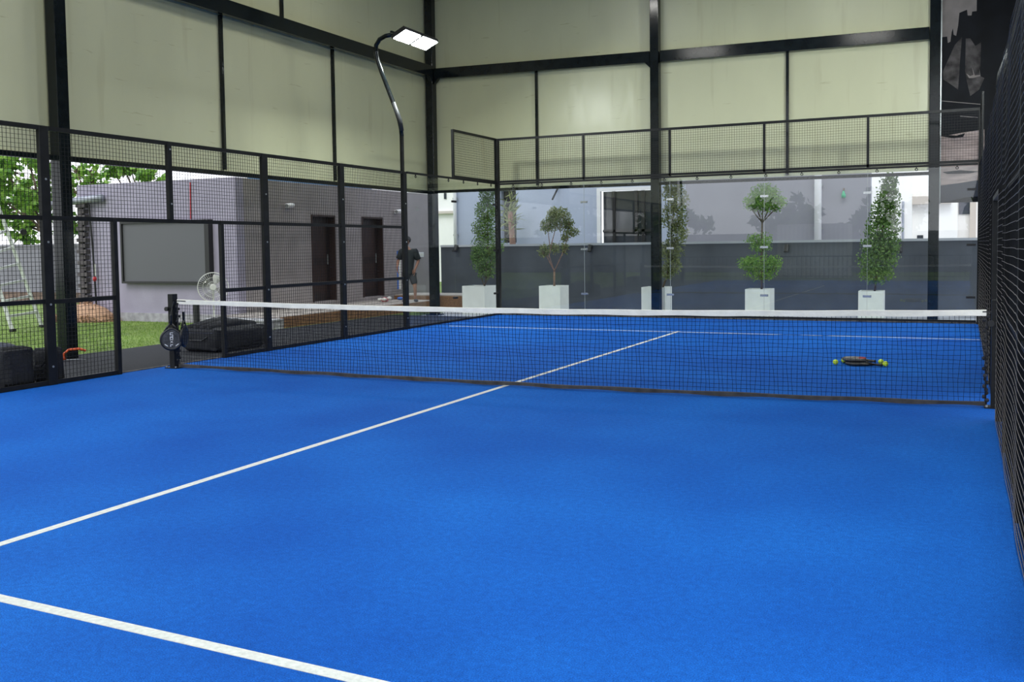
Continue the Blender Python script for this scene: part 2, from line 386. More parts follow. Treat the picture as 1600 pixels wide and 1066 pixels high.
# ---------------------------------------------------------------- court fences
PW, PD = .125, .06
def mesh_panel(a, b, z0, z1, parent, off=0, m_=None, wob=.004, r=.0021, hoff=.003, rv=None):
    """wire mesh between plan points a and b"""
    a = Vector((*a, 0)); b = Vector((*b, 0)); d = (b-a); L_ = d.length; d.normalize(); n_ = Vector((-d.y, d.x, 0)); k = MB()
    nv = max(1, round(L_/.0508)); nh = max(1, round((z1-z0)/.0508))
    for i in range(1, nv):
        p = a+d*(L_*i/nv)+n_*off
        k.bar(p+Vector((0, 0, z0)), p+Vector((0, 0, z1)), (rv or r)*2, side=d)
    ph = random.random()*9; k.cur = 1
    for j in range(1, nh):
        z = z0+(z1-z0)*j/nh; seg = max(2, int(L_/.25)); prev = None
        for i in range(seg+1):
            q = a+d*(L_*i/seg)+n_*(off+hoff+wob*math.sin(i*1.3+ph))+Vector((0, 0, z+wob*.7*math.sin(i*.9+j*.3+ph)))
            if prev is not None: k.bar(prev, q, r*2)
            prev = q
    return k.build('wire_mesh', [M['wire'], m_ or M['wire']], parent)
def post(x, y, z0, z1, parent, w_=PW, d_=PD, along='y', bolts=True):
    s_ = (d_, w_) if along == 'y' else (w_, d_)
    o = MB().box((x, y, (z0+z1)/2), (s_[0], s_[1], z1-z0)).build('post', M['fence'], parent, bevel=.004)
    if bolts:
        z = z0+.22; sgn = 1 if x < 0 else -1
        while z < z1:
            k = MB()
            if along == 'y': k.tube([(x+sgn*d_/2, y, z), (x+sgn*(d_/2+.008), y, z)], .013, 8)
            else: k.tube([(x, y-d_/2, z), (x, y-d_/2-.008, z)], .013, 8)
            e = k.build('bolt', M['galv'], None); e.parent = o; e.data.transform(Matrix.Translation(-WORLD[parent.name]))
            z += .74
    return o
def rail(a, b, parent, h=.052, w_=.04): return MB().bar(a, b, h, w_).build('rail', M['fence'], parent)

# left fence
lf = thing('mesh_fence', 'black wire mesh fence with open doorway along the left side of the court', 'fence', (XL, 0, 0))
X = XL
for y in (6.08, 4.03, 2.02): post(X, y, 0, 3.06, lf)
for y in (-1.87, -3.9, -5.95): post(X, y, 0, 3.06, lf)
post(X, .08, 2.0, 3.06, lf, .07)
post(X, 1.05, 0, 2.0, lf, .06, bolts=False); post(X, -.88, 0, 2.0, lf, .06, bolts=False)
for a, b in ((-5.95, -3.9), (-3.9, -1.87), (2.02, 4.03), (4.03, 6.08)):
    for z in (3.04, 1.985, 1.0, .03): rail((X, a, z), (X, b, z), lf)
    mesh_panel((X-.01, a), (X-.01, b), 0, 3.04, lf)
rail((X, -1.87, 3.04), (X, 2.02, 3.04), lf); rail((X, -1.87, 1.985), (X, 2.02, 1.985), lf)
for a, b in ((-1.87, -.88), (1.05, 2.02)):
    rail((X, a, .99), (X, b, .99), lf); rail((X, a, .03), (X, b, .03), lf); mesh_panel((X-.01, a), (X-.01, b), 0, 1.985, lf)
mesh_panel((X-.01, -1.87), (X-.01, .08), 1.985, 3.04, lf); mesh_panel((X-.01, .08), (X-.01, 2.02), 1.985, 3.04, lf)

# right fence
X = XR
rf = thing('mesh_fence', 'black sheeted wire mesh fence with a doorway beside the right net post', 'fence', (XR, 0, 0))
for y in (6.08, 4.03, 2.02, -1.95, -3.9, -5.95): post(X+.02, y, 0, 3.0, rf, .08, .035, bolts=False)
post(X+.02, 1.05, 0, 2.0, rf, .06, .05, bolts=False); post(X+.03, -.62, 0, 2.0, rf, .06, .07, bolts=False)
ys = [-5.95, -3.9, -1.95, 2.02, 4.03, 6.08]
for a, b in ((-5.95, -3.9), (-3.9, -1.95), (2.02, 4.03), (4.03, 6.08)):
    for z in (2.98, 1.97, 1.0, .03): rail((X+.03, a, z), (X+.03, b, z), rf, .04, .02)
    mesh_panel((X, a), (X, b), 0, 3.0, rf, m_=M['wire_highlight'], wob=.004, r=.0013, hoff=.012, rv=.0006)
    MB().bounds((X+.05, a, .01), (X+.056, b, 3.0)).build('backing_sheet', M['sheet'], rf)
rail((X+.03, -1.95, 2.98), (X+.03, 2.02, 2.98), rf, .04, .02); rail((X+.02, -.65, 2.0), (X+.02, 1.05, 2.0), rf, .04, .05)
for a, b, z0, z1 in ((-1.95, -.66, 0, 2.0), (1.08, 2.02, 0, 2.0), (-1.95, 2.02, 2.0, 3.0)):
    mesh_panel((X, a), (X, b), z0, z1, rf, m_=M['wire_highlight'], wob=.004, r=.0013, hoff=.012, rv=.0006)
    MB().bounds((X+.05, a, z0+.01), (X+.056, b, z1)).build('backing_sheet', M['sheet'], rf)
# far section with sheet between the fence end and the corner
mesh_panel((X, 6.08), (X, YB-.05), 0, 3.0, rf, m_=M['wire_highlight'], wob=.004, r=.0013, hoff=.012, rv=.0006)
MB().bounds((X+.05, 6.08, .01), (X+.056, YB-.05, 3.0)).build('backing_sheet', M['sheet'], rf)

# ---------------------------------------------------------------- glass enclosure at the far end
bx = [-5.10, -3.01, -1.03, .97, 2.99, 4.96]
def clamp(parent, x, y, z, along='x'):
    k = MB(); s_ = (.16, .035, .045) if along == 'x' else (.035, .16, .045)
    k.box((x, y, z), s_)
    for d in (-.05, .05):
        if along == 'x': k.tube([(x+d, y-.03, z), (x+d, y+.03, z)], .018, 10)
        else: k.tube([(x-.03, y+d, z), (x+.03, y+d, z)], .018, 10)
    return k.build('clamp', M['steelclamp'] if along == 'x' and x < 4.5 else M['black'], parent)
def glass_rail(t, a, b, n_, par='x'):
    MB().bar(a, b, .04, .03).build('rail', M['fence'], t); a = Vector(a); b = Vector(b)
    for i in range(n_):
        p = a.lerp(b, (i+.5)/n_) - Vector((0, 0, .06)); q_ = Vector((0, .02, 0)) if par == 'x' else Vector((-.02, 0, 0))
        k = MB(); k.ring(p, (0, 1, 0) if par == 'x' else (1, 0, 0), .022, .008, 12, 5); k.bar(p+Vector((0, 0, .02)), p+Vector((0, 0, .05)), .02)
        k.build('hook', M['black'], t)
g = thing('glass_wall', 'clear glass wall across the far end of the court in front of the planters', 'glass wall', (0, YB, 0), 'glass walls of the court')
for i in range(5):
    MB().bounds((bx[i]+.004, YB-.006, .035), (bx[i+1]-.004, YB+.006, 3.0)).build('pane', M['glass'], g)
    for z in (.51, 1.51, 2.56): clamp(g, bx[i+1]-(0 if i < 4 else .10), YB, z)
glass_rail(g, (-5.10, YB-.03, 3.035), (4.96, YB-.03, 3.035), 14); glass_rail(g, (-5.10, YB-.03, .055), (4.96, YB-.03, .055), 12)
for x in bx[1:5]: MB().bounds((x-.002, YB-.0065, .035), (x+.002, YB+.0065, 3.0)).build('pane_seam', M['seam'], g)
g = thing('glass_wall', 'clear glass side wall between the left mesh fence and the corner post', 'glass wall', (XL, 8, 0), 'glass walls of the court')
for a, b in ((6.14, 8.06), (8.07, 10.09)):
    MB().bounds((XL-.006, a, .035), (XL+.006, b, 3.0)).build('pane', M['glass'], g)
    for z in (.51, 1.51, 2.56): clamp(g, XL, b if b < 9 else b-.09, z, 'y')
glass_rail(g, (XL+.03, 6.14, 3.045), (XL+.03, 10.09, 3.045), 6, 'y'); glass_rail(g, (XL+.03, 6.14, .03), (XL+.03, 10.09, .03), 5, 'y')
# corner posts and upper mesh screen
ms = thing('mesh_screen', 'band of framed wire mesh above the far glass wall', 'mesh screen', (XL, YB, 0))
post(XL, YB, 0, 4.08, ms, .11, .09, bolts=False); post(XR+.0, YB, 0, 4.08, ms, .07, .07, bolts=False)
for x in bx[1:5]: post(x, YB, 3.06, 4.06, ms, .05, .05, 'x', bolts=False)
rail((XL, YB, 4.06), (XR, YB, 4.06), ms); rail((XL, YB, 3.09), (XR, YB, 3.09), ms, .05, .05)
xs = [XL]+bx[1:5]+[XR]
for a, b in zip(xs, xs[1:]): mesh_panel((a, YB), (b, YB), 3.09, 4.06, ms)
ms = thing('mesh_screen', 'short framed wire mesh above the left side glass by the corner', 'mesh screen', (XL, 9, 3))
post(XL, 8.05, 3.06, 4.08, ms, .06, .05, bolts=False); rail((XL, 8.05, 4.06), (XL, YB-.05, 4.06), ms); rail((XL, 8.05, 3.09), (XL, YB-.05, 3.09), ms)
mesh_panel((XL, 8.05), (XL, YB-.05), 3.09, 4.06, ms)
ms = thing('mesh_screen', 'short framed wire mesh at the far right corner above the black sheeted fence', 'mesh screen', (XR, 9, 3))
post(XR, 8.05, 3.0, 4.08, ms, .05, .035, bolts=False); rail((XR, 8.05, 4.06), (XR, YB, 4.06), ms, .04, .03); rail((XR, 8.05, 3.03), (XR, YB, 3.03), ms, .04, .03)
mesh_panel((XR, 8.05), (XR, YB), 3.03, 4.06, ms)

# ---------------------------------------------------------------- floodlights on gooseneck poles
def flood(sx_, y, label, back=0):
    x = sx_*abs(XL if sx_ < 0 else XR+.12)
    t = thing('floodlight_pole', label, 'floodlight', (x, y+.02, 0), 'court floodlights on bent poles')
    s_ = -sx_
    MB().box((x-s_*.06, y, 1.9), (.06, .07, 3.8)).build('lower_pole', M['fence'], t, bevel=.01)
    o = [(0, 3.75), (-.02, 4.0), (-.08, 4.2), (-.36, 5.0), (-.42, 5.2), (-.45, 5.36), (-.43, 5.5), (-.34, 5.6), (-.2, 5.65), (-.02, 5.66)]
    MB().tube([(x-s_*.06+s_*a, y-.18*max(0, (z-4)/1.6), z) for a, z in o], .042, 12).build('gooseneck', M['steel'], t, smooth=True)
    # taped joint halfway up
    MB().tube([(x-s_*.06, y, 3.85), (x-s_*.09, y-.01, 4.05), (x-s_*.2, y-.05, 4.4)], [.045, .05, .04], 10).build('joint_wrap', M['wrap'], t, smooth=True)
    yy = y-.20
    MB().bar((x+s_*.0, yy-.2, 5.66), (x+s_*.0, yy+1.0, 5.66), .04).build('crossbar', M['steel'], t)
    for k, dy in enumerate((.08, .72)):
        c = Vector((x+s_*.18, yy+dy, 5.60)); tilt = Vector((s_*.42, back, -.9)).normalized()
        ax = Vector((0, 1, 0)); ax = (ax-tilt*ax.dot(tilt)).normalized(); sd_ = ax.cross(tilt); R_ = Matrix((sd_, ax, tilt)).transposed()
        h = MB().box(c-tilt*.03, (.34, .58, .06), R_)
        for q in range(7): h.box(c-tilt*.08+ax*(-.24+q*.08), (.28, .012, .05), R_)
        h = h.build('lamp_head', M['black'], t)
        f = MB().box(c+tilt*.006, (.30, .54, .012), R_).build('led_face', M['lamp'], None); f.parent = h; f.data.transform(Matrix.Translation(-WORLD[t.name]))
        area('flood_lamp', c+tilt*.02-Vector((x, y+.02, 0)), tilt, .3, .54, FLOOD_W, (.93, 1, .97), t)
    return t
flood(-1, 6.13, 'lit floodlight on a bent pole rising from the end of the left fence')
flood(1, 6.13, 'floodlight on a bent pole above the right fence', .55)
flood(-1, -5.95, 'floodlight on a bent pole near the close end of the left fence')
flood(1, -5.95, 'floodlight on a bent pole near the close end of the right fence')

# ---------------------------------------------------------------- net
nets = thing('court_net', 'black court net with white top tape strung across the blue court', 'net', (0, 0, 0))
NL, NR = -4.885, 4.93
def ny(x): return -.10-.10*(1-(x/5)**2)+(.22 if x > 0 else -.02)*(abs(x)/5)**2*.9
def ztop(x): return .885+.04*(abs(x)/5)**2
k = MB(); nx = int((NR-NL)/.046)
for i in range(nx+1):
    x = NL+(NR-NL)*i/nx; prev = None
    for j in range(9):
        f = j/8; z = .055+(ztop(x)-.085)*f
        p = Vector((x+.010*math.sin(x*9+z*5)*math.sin(f*PI)+.006*math.sin(i*2.1+j), ny(x)+.012*math.sin(x*3+z*7)*math.sin(f*PI), z))
        if prev is not None: k.bar(prev, p, .0032, side=(1, 0, 0))
        prev = p
rows = 19
for j in range(1, rows):
    f = j/rows; prev = None
    for i in range(0, 121):
        x = NL+(NR-NL)*i/120; z = .055+(ztop(x)-.085)*f+.005*math.sin(x*11+j*1.7)*math.sin(f*PI)
        p = Vector((x, ny(x)+.012*math.sin(x*3+z*7)*math.sin(f*PI), z))
        if prev is not None: k.bar(prev, p, .0032)
        prev = p
k.build('netting', M['cord'], nets)
def strip(z0f, z1f, th, name, m_, xa=NL, xb=NR, n_=80, wob=.003):
    k = MB(); rings = []
    for i in range(n_+1):
        x = xa+(xb-xa)*i/n_; y = ny(x); a = z0f(x)+wob*math.sin(x*7); b = z1f(x)+wob*.6*math.sin(x*5+1); q = len(k.v)
        k.v += [Vector((x, y-th, a)), Vector((x, y-th, b)), Vector((x, y, b+.004)), Vector((x, y+th, b)), Vector((x, y+th, a))]; rings.append(q)
    for a, b in zip(rings, rings[1:]):
        for j in range(5): k.f.append([a+j, b+j, b+(j+1) % 5, a+(j+1) % 5]); k.m.append(0)
    k.f.append([rings[0]+j for j in range(5)]); k.m.append(0); k.f.append([rings[-1]+j for j in range(5)][::-1]); k.m.append(0)
    return k.build(name, m_, nets, smooth=False)
strip(lambda x: ztop(x)-.055, ztop, .008, 'top_tape', M['tape'])
strip(lambda x: .018, lambda x: .055, .012, 'bottom_hem', M['hem'], wob=.006)
for x in (NL, NR):
    k = MB()
    for j in range(26):
        z = .04+j*.033; y = ny(x)
        k.ell((x+.018*math.sin(j*2.3), y+.012*math.cos(j*1.9), z), (.013+.008*random.random(), .011, .020), 7, 5)
    k.tube([(x, ny(x), .02), (x, ny(x), .9)], .008, 6); k.build('side_lacing', M['rubber'], nets, smooth=True)
k = MB(); k.bar((NL-.06, ny(NL), .91), (NL+.16, ny(NL)-.012, .905), .012); k.build('tension_strap', M['black'], nets)
k = MB(); k.bar((NR-.12, ny(NR)-.012, .905), (NR+.05, ny(NR), .91), .012); k.build('tension_strap', M['black'], nets)
def net_post(x, y, label, h):
    t = thing('net_post', label, 'net post', (x, y, 0), 'square steel net posts')
    MB().box((x, y, h/2), (.09, .09, h)).build('post', M['fence'], t, bevel=.006)
    MB().box((x, y, .006), (.2, .16, .012)).build('base_plate', M['fence'], t)
    for dx in (-.08, .08): MB().tube([(x+dx, y-.06, .012), (x+dx, y-.06, .03)], .011, 8).build('bolt', M['galv'], t)
    k = MB(); k.tube([(x-.05, y-.05, .80), (x-.05, y-.075, .80)], .03, 12); k.build('winder', M['black'], t)
net_post(-4.97, -.12, 'square dark net post at the left end holding a hanging bat', 1.0)
net_post(5.02, .12, 'square dark net post at the right end by the doorway', 1.02)

# ---------------------------------------------------------------- bats
def bat_parts(t, face, edge, grip, print_=None, O=Vector((0, 0, 0)), R_=Matrix.Identity(3)):
    """padel bat: head centred on origin in local xy, handle towards -y, thickness z"""
    def tr(x, y, z): return O + R_ @ Vector((x, y, z))
    n_ = 40; out = []
    for i in range(n_):
        a = 2*PI*i/n_; rx = .128; ry = .135
        x = rx*math.sin(a); y = ry*math.cos(a)
        if y < 0: x *= 1-.25*(y/ry)**2
        out.append((x, y))
    k = MB()
    k.v = [tr(x, y, z) for z in (-.017, .017) for x, y in out]
    k.f = [list(range(n_))[::-1], list(range(n_, 2*n_))]; k.m = [0, 0]
    k.build('face', face, t)
    e = MB(); e.tube([tr(x*1.01, y*1.01, 0) for x, y in out+[out[0]]], .021, 8, False); e.build('frame_edge', edge, t, smooth=True)
    h = MB()
    for gx in range(-3, 4):
        for gy in range(-3, 4):
            if gx*gx+gy*gy < 11: 
                for z in (-.0178, .0178): h.tube([tr(gx*.024, gy*.024, z-.0005), tr(gx*.024, gy*.024, z+.0005)], .006, 8)
    h.build('hole_pattern', M['black'], t)
    y_ = MB()
    for s_ in (-1, 1): y_.tube([tr(s_*.085, -.10, 0), tr(s_*.05, -.16, 0), tr(s_*.012, -.205, 0)], [.016, .014, .013], 8)
    y_.build('throat', edge, t, smooth=True)
    MB().tube([tr(0, -.19, 0), tr(0, -.26, 0), tr(0, -.315, 0), tr(0, -.325, 0)], [.014, .016, .017, .02], 12).build('grip', grip, t, smooth=True)
    if print_: 
        p = MB()
        for q in print_:
            p.v += [tr(a, b, z) for z in (.0175, .0195) for a, b in q]; b0 = len(p.v)-2*len(q); n2 = len(q)
            p.f.append([b0+n2+i for i in range(n2)]); p.m.append(0)
            for i in range(n2): p.f.append([b0+i, b0+(i+1) % n2, b0+n2+(i+1) % n2, b0+n2+i]); p.m.append(0)
        p.build('white_marking', M['print'], t)
def rect(x, y, w_, h_): return [(x-w_/2, y-h_/2), (x+w_/2, y-h_/2), (x+w_/2, y+h_/2), (x-w_/2, y+h_/2)]
hang = Vector((-4.925, -.205, .40))
t = thing('padel_bat', 'black padel bat with white lettering hanging from the left net post', 'padel bat', hang)
# lettering reads upright along the face (S-like strokes, a ring and slanting strokes)
pr_ = [rect(0, .085, .04, .008), rect(-.016, .072, .008, .026), rect(0, .058, .04, .008), rect(.016, .045, .008, .026), rect(0, .032, .04, .008),
       rect(-.016, .010, .008, .03), rect(.016, .010, .008, .03), rect(0, -.004, .04, .007), rect(0, .024, .04, .006),
       [(-.02, -.02), (-.012, -.02), (.02, -.052), (.012, -.052)], [(.012, -.02), (.02, -.02), (-.012, -.052), (-.02, -.052)],
       rect(0, -.075, .034, .008), rect(-.014, -.088, .008, .026), [(-.09, -.07), (-.05, -.098), (-.048, -.088), (-.085, -.06)], [(.09, -.07), (.05, -.098), (.048, -.088), (.085, -.06)]]
tocam = (CAM-hang).normalized(); tocam.z = 0; tocam.normalize()
zz = tocam; yy_ = Vector((0, 0, -1)); xx = yy_.cross(zz)
t.rotation_euler = (0, 0, 0)
bat_parts(t, M['bat_face'], M['black'], M['black'], [[(-a, -b) for a, b in q] for q in pr_], hang, Matrix((xx, yy_, zz)).transposed())
MB().tube([hang+Vector((0, 0, .32)), hang+Vector((.0, .03, .42)), hang+Vector((.02, .04, .5))], .006, 6).build('wrist_cord', M['black'], t)
h2 = Vector((-4.885, -.02, .43))
t = thing('padel_bat', 'black padel bat edge on at the right face of the left net post', 'padel bat', h2)
zz = Vector((.9, .45, 0)).normalized(); xx = yy_.cross(zz)
bat_parts(t, M['black'], M['black'], M['black'], None, h2, Matrix((xx, yy_, zz)).transposed())
# bats lying on the far court
fl = Vector((3.45, 3.12, .0225))
t = thing('padel_bat', 'pale and red padel bat lying on top on the far court', 'padel bat', fl+Vector((0, 0, .045)))
ang = Matrix.Rotation(math.radians(56), 3, 'Z')
bat_parts(t, M['bat_pale'], M['bat_face'], M['black'], [rect(-.06, .03, .03, .012), rect(.02, .05, .05, .01), rect(.05, -.03, .012, .05)], fl+Vector((0, 0, .045)), ang)
k = MB(); k.ell(fl+Vector((.10, .0, .064)), (.05, .09, .006), 14, 6); k.build('red_patch', M['red'], t)
t = thing('padel_bat', 'dark padel bat lying underneath the pale one on the far court', 'padel bat', fl+Vector((.05, -.07, 0)))
bat_parts(t, M['bat_face'], M['black'], M['black'], [rect(.05, .02, .04, .012), rect(.07, -.04, .03, .012)], fl+Vector((.05, -.07, 0)), Matrix.Rotation(math.radians(70), 3, 'Z'))
for p, l in (((1305.5, 570), 'yellow ball lying alone farthest left of the bats'), ((1318.5, 567.5), 'yellow ball touching the left tip of the lying bats'),
             ((1376.5, 569.5), 'yellow ball right of the bats, the farther of the touching pair'), ((1383.5, 573), 'yellow ball right of the bats, the nearer of the touching pair')):
    q = at(*p, z=0); c = Vector((q.x, q.y, .0345))
    t = thing('padel_ball', l, 'ball', (q.x, q.y, 0), 'yellow balls around the lying bats')
    MB().ell(c, (.034,)*3, 20, 14).build('felt', M['ball'], t, smooth=True)
    s_ = []
    for i in range(41):
        a = 2*PI*i/40; v = Vector((math.cos(a)+.35*math.cos(3*a), math.sin(a)-.35*math.sin(3*a), .9*math.sin(2*a))).normalized()*.0338
        s_.append(c+v)
    MB().tube(s_, .0016, 5, False).build('seam', M['ballseam'], t)

# ============================================================ LEFT GARDEN
o = MB().bounds((-40, -12, -.124), (-7.81, 30, -.03)).build('lawn', M['lawn']); o['kind'] = 'structure'; o.name = 'ground_lawn'
k = MB(); 
for i in range(42000):
    x = -7.85-abs(random.gauss(0, 4.6)); y = random.uniform(-2.5, 9)
    if x < -22 or (x < -9.7 and y > 6.4) or (x < -7.8 and x > -9.9 and y > 5.5): continue
    h = random.uniform(.02, .05); a = random.random()*6.28; q = len(k.v); dx, dy = math.cos(a)*.006, math.sin(a)*.006
    k.v += [Vector((x-dx, y-dy, -.035)), Vector((x+dx, y+dy, -.035)), Vector((x+random.gauss(0, .015), y+random.gauss(0, .015), -.03+h))]; k.f.append([q, q+1, q+2]); k.m.append(0)
g = k.build('lawn_grass', M['grassblade']); g['kind'] = 'stuff'; tag(g, 'short green lawn grass beyond the left fence', 'grass')

# garden building
B0 = Vector((-9.7, 6.5)); H = 3.17
b = thing('garden_building', 'low grey plastered building with two dark doors beyond the lawn', 'building', (-9.7, 6.5, 0))
MB().bounds((-14.5, 6.5, -.1), (-9.7, 6.75, H)).build('front_wall', M['plaster'], b)
k = MB()
dl = [(9.12, 10.08), (11.24, 12.24)]; YE = 15.0; ysg = [6.75, 9.12, 10.08, 11.24, 12.24]
for a, c in ((6.75, 9.12), (10.08, 11.24), (12.24, YE)): k.bounds((-9.95, a, -.1), (-9.7, c, 2.43))
k.bounds((-9.95, 6.75, 2.43), (-9.7, YE, H)); k.bounds((-9.95, 9.12, -.1), (-9.7, 10.08, .3)); k.bounds((-9.95, 11.24, -.1), (-9.7, 12.24, .3))
k.build('side_wall', M['plaster_warm'], b)
for a, c in dl:
    d_ = MB().bounds((-9.90, a+.05, .3), (-9.86, c-.05, 2.38)).build('door', M['door'], b)
    f = MB(); f.bounds((-9.92, a, .3), (-9.68, a+.05, 2.43)); f.bounds((-9.92, c-.05, .3), (-9.68, c, 2.43)); f.bounds((-9.92, a+.05, 2.38), (-9.68, c-.05, 2.43)); f.build('door_frame', M['doorframe'], b)
    h = MB(); h.bar((-9.84, c-.14, 1.2), (-9.84, c-.14, 1.45), .02); h = h.build('door_handle', M['galv'], None); h.parent = d_; h.data.transform(Matrix.Translation(-WORLD[b.name]))
    q = MB(); q.bounds((-9.862, a+.18, .5), (-9.85, c-.2, 1.2)); q.bounds((-9.862, a+.18, 1.35), (-9.85, c-.2, 2.2)); q = q.build('door_inset', M['doorframe'], None); q.parent = d_; q.data.transform(Matrix.Translation(-WORLD[b.name]))
MB().bounds((-14.5, 6.75, H-.12), (-9.95, YE, H-.02)).build('roof_slab', M['plaster'], b)
MB().bounds((-14.5, 6.47, -.1), (-9.67, 6.5, .17)).build('plinth', M['plinth'], b)
tag(MB().bounds((-13.5, 10.5, H-.02), (-10.2, 12.5, H+.35)).build('blue_tank_cover', M['brightblue']), 'bright blue sheet on the roof of the grey garden building', 'sheet')
# toothed mortar edge and climbing cable at the left end of the building
k = MB()
for j in range(20): k.box((-14.27+.04*(j % 2), 6.43, .25+j*.135), (.30-.14*(j % 2), .12, .09))
k.box((-14.38, 6.475, 1.4), (.16, .03, 2.7)); tag(k.build('toothed_brick_edge', M['vine']), 'rough toothed brick edge running up the left end of the grey building', 'brick edge')
tag(MB().tube([(-15.3, 6.385, 2.72), (-14.7, 6.385, 2.78), (-13.55, 6.385, 2.84)], .085, 14).build('wide_pipe', M['pipe'], smooth=True), 'thick horizontal grey pipe high on the left end of the grey building', 'pipe')
tag(MB().tube([(-14.02, 6.42, 2.7), (-13.95, 6.42, 1.6), (-13.9, 6.42, .3)], .022, 8).build('hose', M['black']), 'thin dark hose hanging down from the thick horizontal pipe', 'hose')
t = thing('wall_tap', 'small red tap on the grey building beside the hanging hose', 'tap', (-13.9, 6.4, .9))
MB().ell((-13.9, 6.40, .95), (.05, .04, .06), 12, 8).build('red_body', M['red'], t, smooth=True); MB().tube([(-13.9, 6.42, 1.02), (-13.9, 6.42, 1.3)], .018, 8).build('riser', M['pale'], t)
# LED screen
t = thing('display_screen', 'large blank grey screen in a black frame on the garden building', 'screen', (-11.8, 6.42, .85))
MB().bounds((-12.95, 6.40, .90), (-10.48, 6.44, 2.22)).build('panel', M['screen'], t)
k = MB(); k.bounds((-13.0, 6.36, .85), (-10.43, 6.5, .90)); k.bounds((-13.0, 6.36, 2.22), (-10.43, 6.5, 2.27)); k.bounds((-13.0, 6.36, .90), (-12.95, 6.5, 2.22)); k.bounds((-10.48, 6.36, .90), (-10.36, 6.5, 2.27))
k.build('frame', M['black'], t)
# red cable down the wall, wall lights
tag(MB().tube([(-10.95, 6.48, 3.1), (-10.97, 6.48, 2.29)], .012, 6).build('red_cable', M['red']), 'thin red cable running down the wall above the screen', 'cable')
for y, l in ((8.2, 'white cylinder spotlight on the side wall left of both doors'), (12.9, 'white cylinder spotlight on the side wall right of both doors')):
    t = thing('wall_spotlight', l, 'spotlight', (-9.7, y, 2.6)); MB().box((-9.67, y, 2.6), (.06, .09, .09)).build('bracket', M['white'], t)
    MB().tube([(-9.6, y-.10, 2.60), (-9.6, y+.12, 2.62)], .055, 14).build('barrel', M['white'], t, smooth=True); MB().tube([(-9.6, y-.108, 2.6), (-9.6, y-.10, 2.6)], .045, 14).build('lens', M['galv'], t)
# boundary wall
t = thing('boundary_wall', 'grey rendered boundary wall behind the lawn at far left', 'wall', (-22, 12, 0))
MB().bounds((-40, 12, -.12), (-15.0, 12.2, 1.80)).build('wall', M['boundary'], t); MB().bounds((-40, 11.97, 1.80), (-15.0, 12.23, 1.86)).build('coping', M['boundary'], t)
MB().bounds((-40, 11.96, -.1), (-15.0, 12, .30)).build('brick_footing', M['footing'], t)
tag(MB().tube([at(36, 362, y=11.95), at(37, 363, y=11.85)], .1, 12).build('wall_spout', M['black']), 'small round dark spout on the boundary wall beside the ladder', 'spout')
# wooden bench step and deck
t = thing('wooden_step', 'long low brown wooden step in front of the garden building', 'step', (-8.4, 8, 0))
MB().bounds((-8.05, 5.85, -.1), (-8.0, 12.2, .19)).build('wood_face', M['wood'], t); MB().bounds((-9.65, 5.85, -.1), (-8.05, 12.2, .2)).build('tread', M['deck'], t)
t = thing('low_plinth', 'pale low plinth between the wooden step and the grass', 'plinth', (-8.8, 5.6, 0))
MB().bounds((-9.65, 5.35, -.1), (-7.95, 5.84, .14)).build('block', M['plinth'], t); MB().bounds((-9.67, 5.33, .14), (-7.93, 5.84, .17)).build('cap', M['concrete'], t)
t = thing('wooden_bench', 'pale topped wooden bench behind the corner steel column', 'bench', at(735, 475, y=13.0))
q = at(690, 478, y=12.6); e = at(745, 478, y=12.6)
MB().bounds((q.x-1.3, 12.3, -.1), (e.x-.1, 12.34, .30)).build('wood_face', M['wood'], t); MB().bounds((q.x-1.3, 12.34, -.1), (e.x-.1, 13.4, .33)).build('top', M['deck'], t)
# pile of pink cloth
k = MB(); c = at(602, 462, x=-9.0)
for i in range(9): k.cur = i % 3 == 0; k.ell((c.x+random.uniform(-.09, .09), c.y+random.uniform(-.2, .2), .235+random.uniform(0, .05)), (.07, .08, .045), 9, 6)
tag(k.build('cloth_pile', [M['pink'], M['pale']], smooth=True), 'small heap of pink cloth on the step below the right door', 'cloth')
# mop with a blue handle, leaning on the wall by the person
t = thing('mop', 'blue and white handled mop beside the walking person', 'mop', (-9.2, 13.0, .2))
a = at(624, 392, y=12.0); z_ = at(625, 452, y=12.0); 
MB().tube([a, z_], .028, 8).build('handle', M['pale'], t); MB().tube([a+Vector((-.05, 0, 0)), (z_+Vector((-.05, 0, 0)))], .028, 8).build('blue_sleeve', M['blue'], t)
MB().ell((z_.x, z_.y, .24), (.09, .07, .045), 12, 8).build('mop_head', M['blue'], t, smooth=True)
# step ladder
def ladder():
    t = thing('aluminium_ladder', 'tall aluminium ladder leaning over the boundary wall at far left', 'ladder', (-13.6, 4.7, 0))
    a0, b0 = at(20, 519, z=-.03), at(66, 512, z=-.03); a1, b1 = at(-52, 290, D=19.3), at(-22, 270, D=19.6)
    for p, q in ((a0, a1), (b0, b1)):
        MB().bar(p, q, .08, .035).build('stile', M['alu'], t)
    for i in range(1, 10):
        f = i*.106; MB().bar(a0.lerp(a1, f), b0.lerp(b1, f), .05, .03).build('rung', M['alu'], t)
    for p in (a0, b0): MB().box((p.x, p.y, 0), (.1, .09, .06)).build('foot', M['black'], t)
ladder()
# dry twigs and leaves pile
k = MB(); pc = at(155, 500, z=-.03)+Vector((0, -.38, 0))
for i in range(1100):
    r = random.random()**.7*.9; a = random.random()*6.28; hh = .5*(1-r/.9)
    p = Vector((pc.x+r*math.cos(a)*1.0, pc.y+r*math.sin(a)*.7, -.02+random.random()*hh)); k.leaf(p, random.uniform(.08, .2), .02)
k.ell((pc.x, pc.y, -.03), (.8, .5, .42), 14, 8)
g = k.build('leaf_pile', M['twig']); g['kind'] = 'stuff'; tag(g, 'heap of dry brown palm leaves and twigs against the grey building', 'dry leaves')
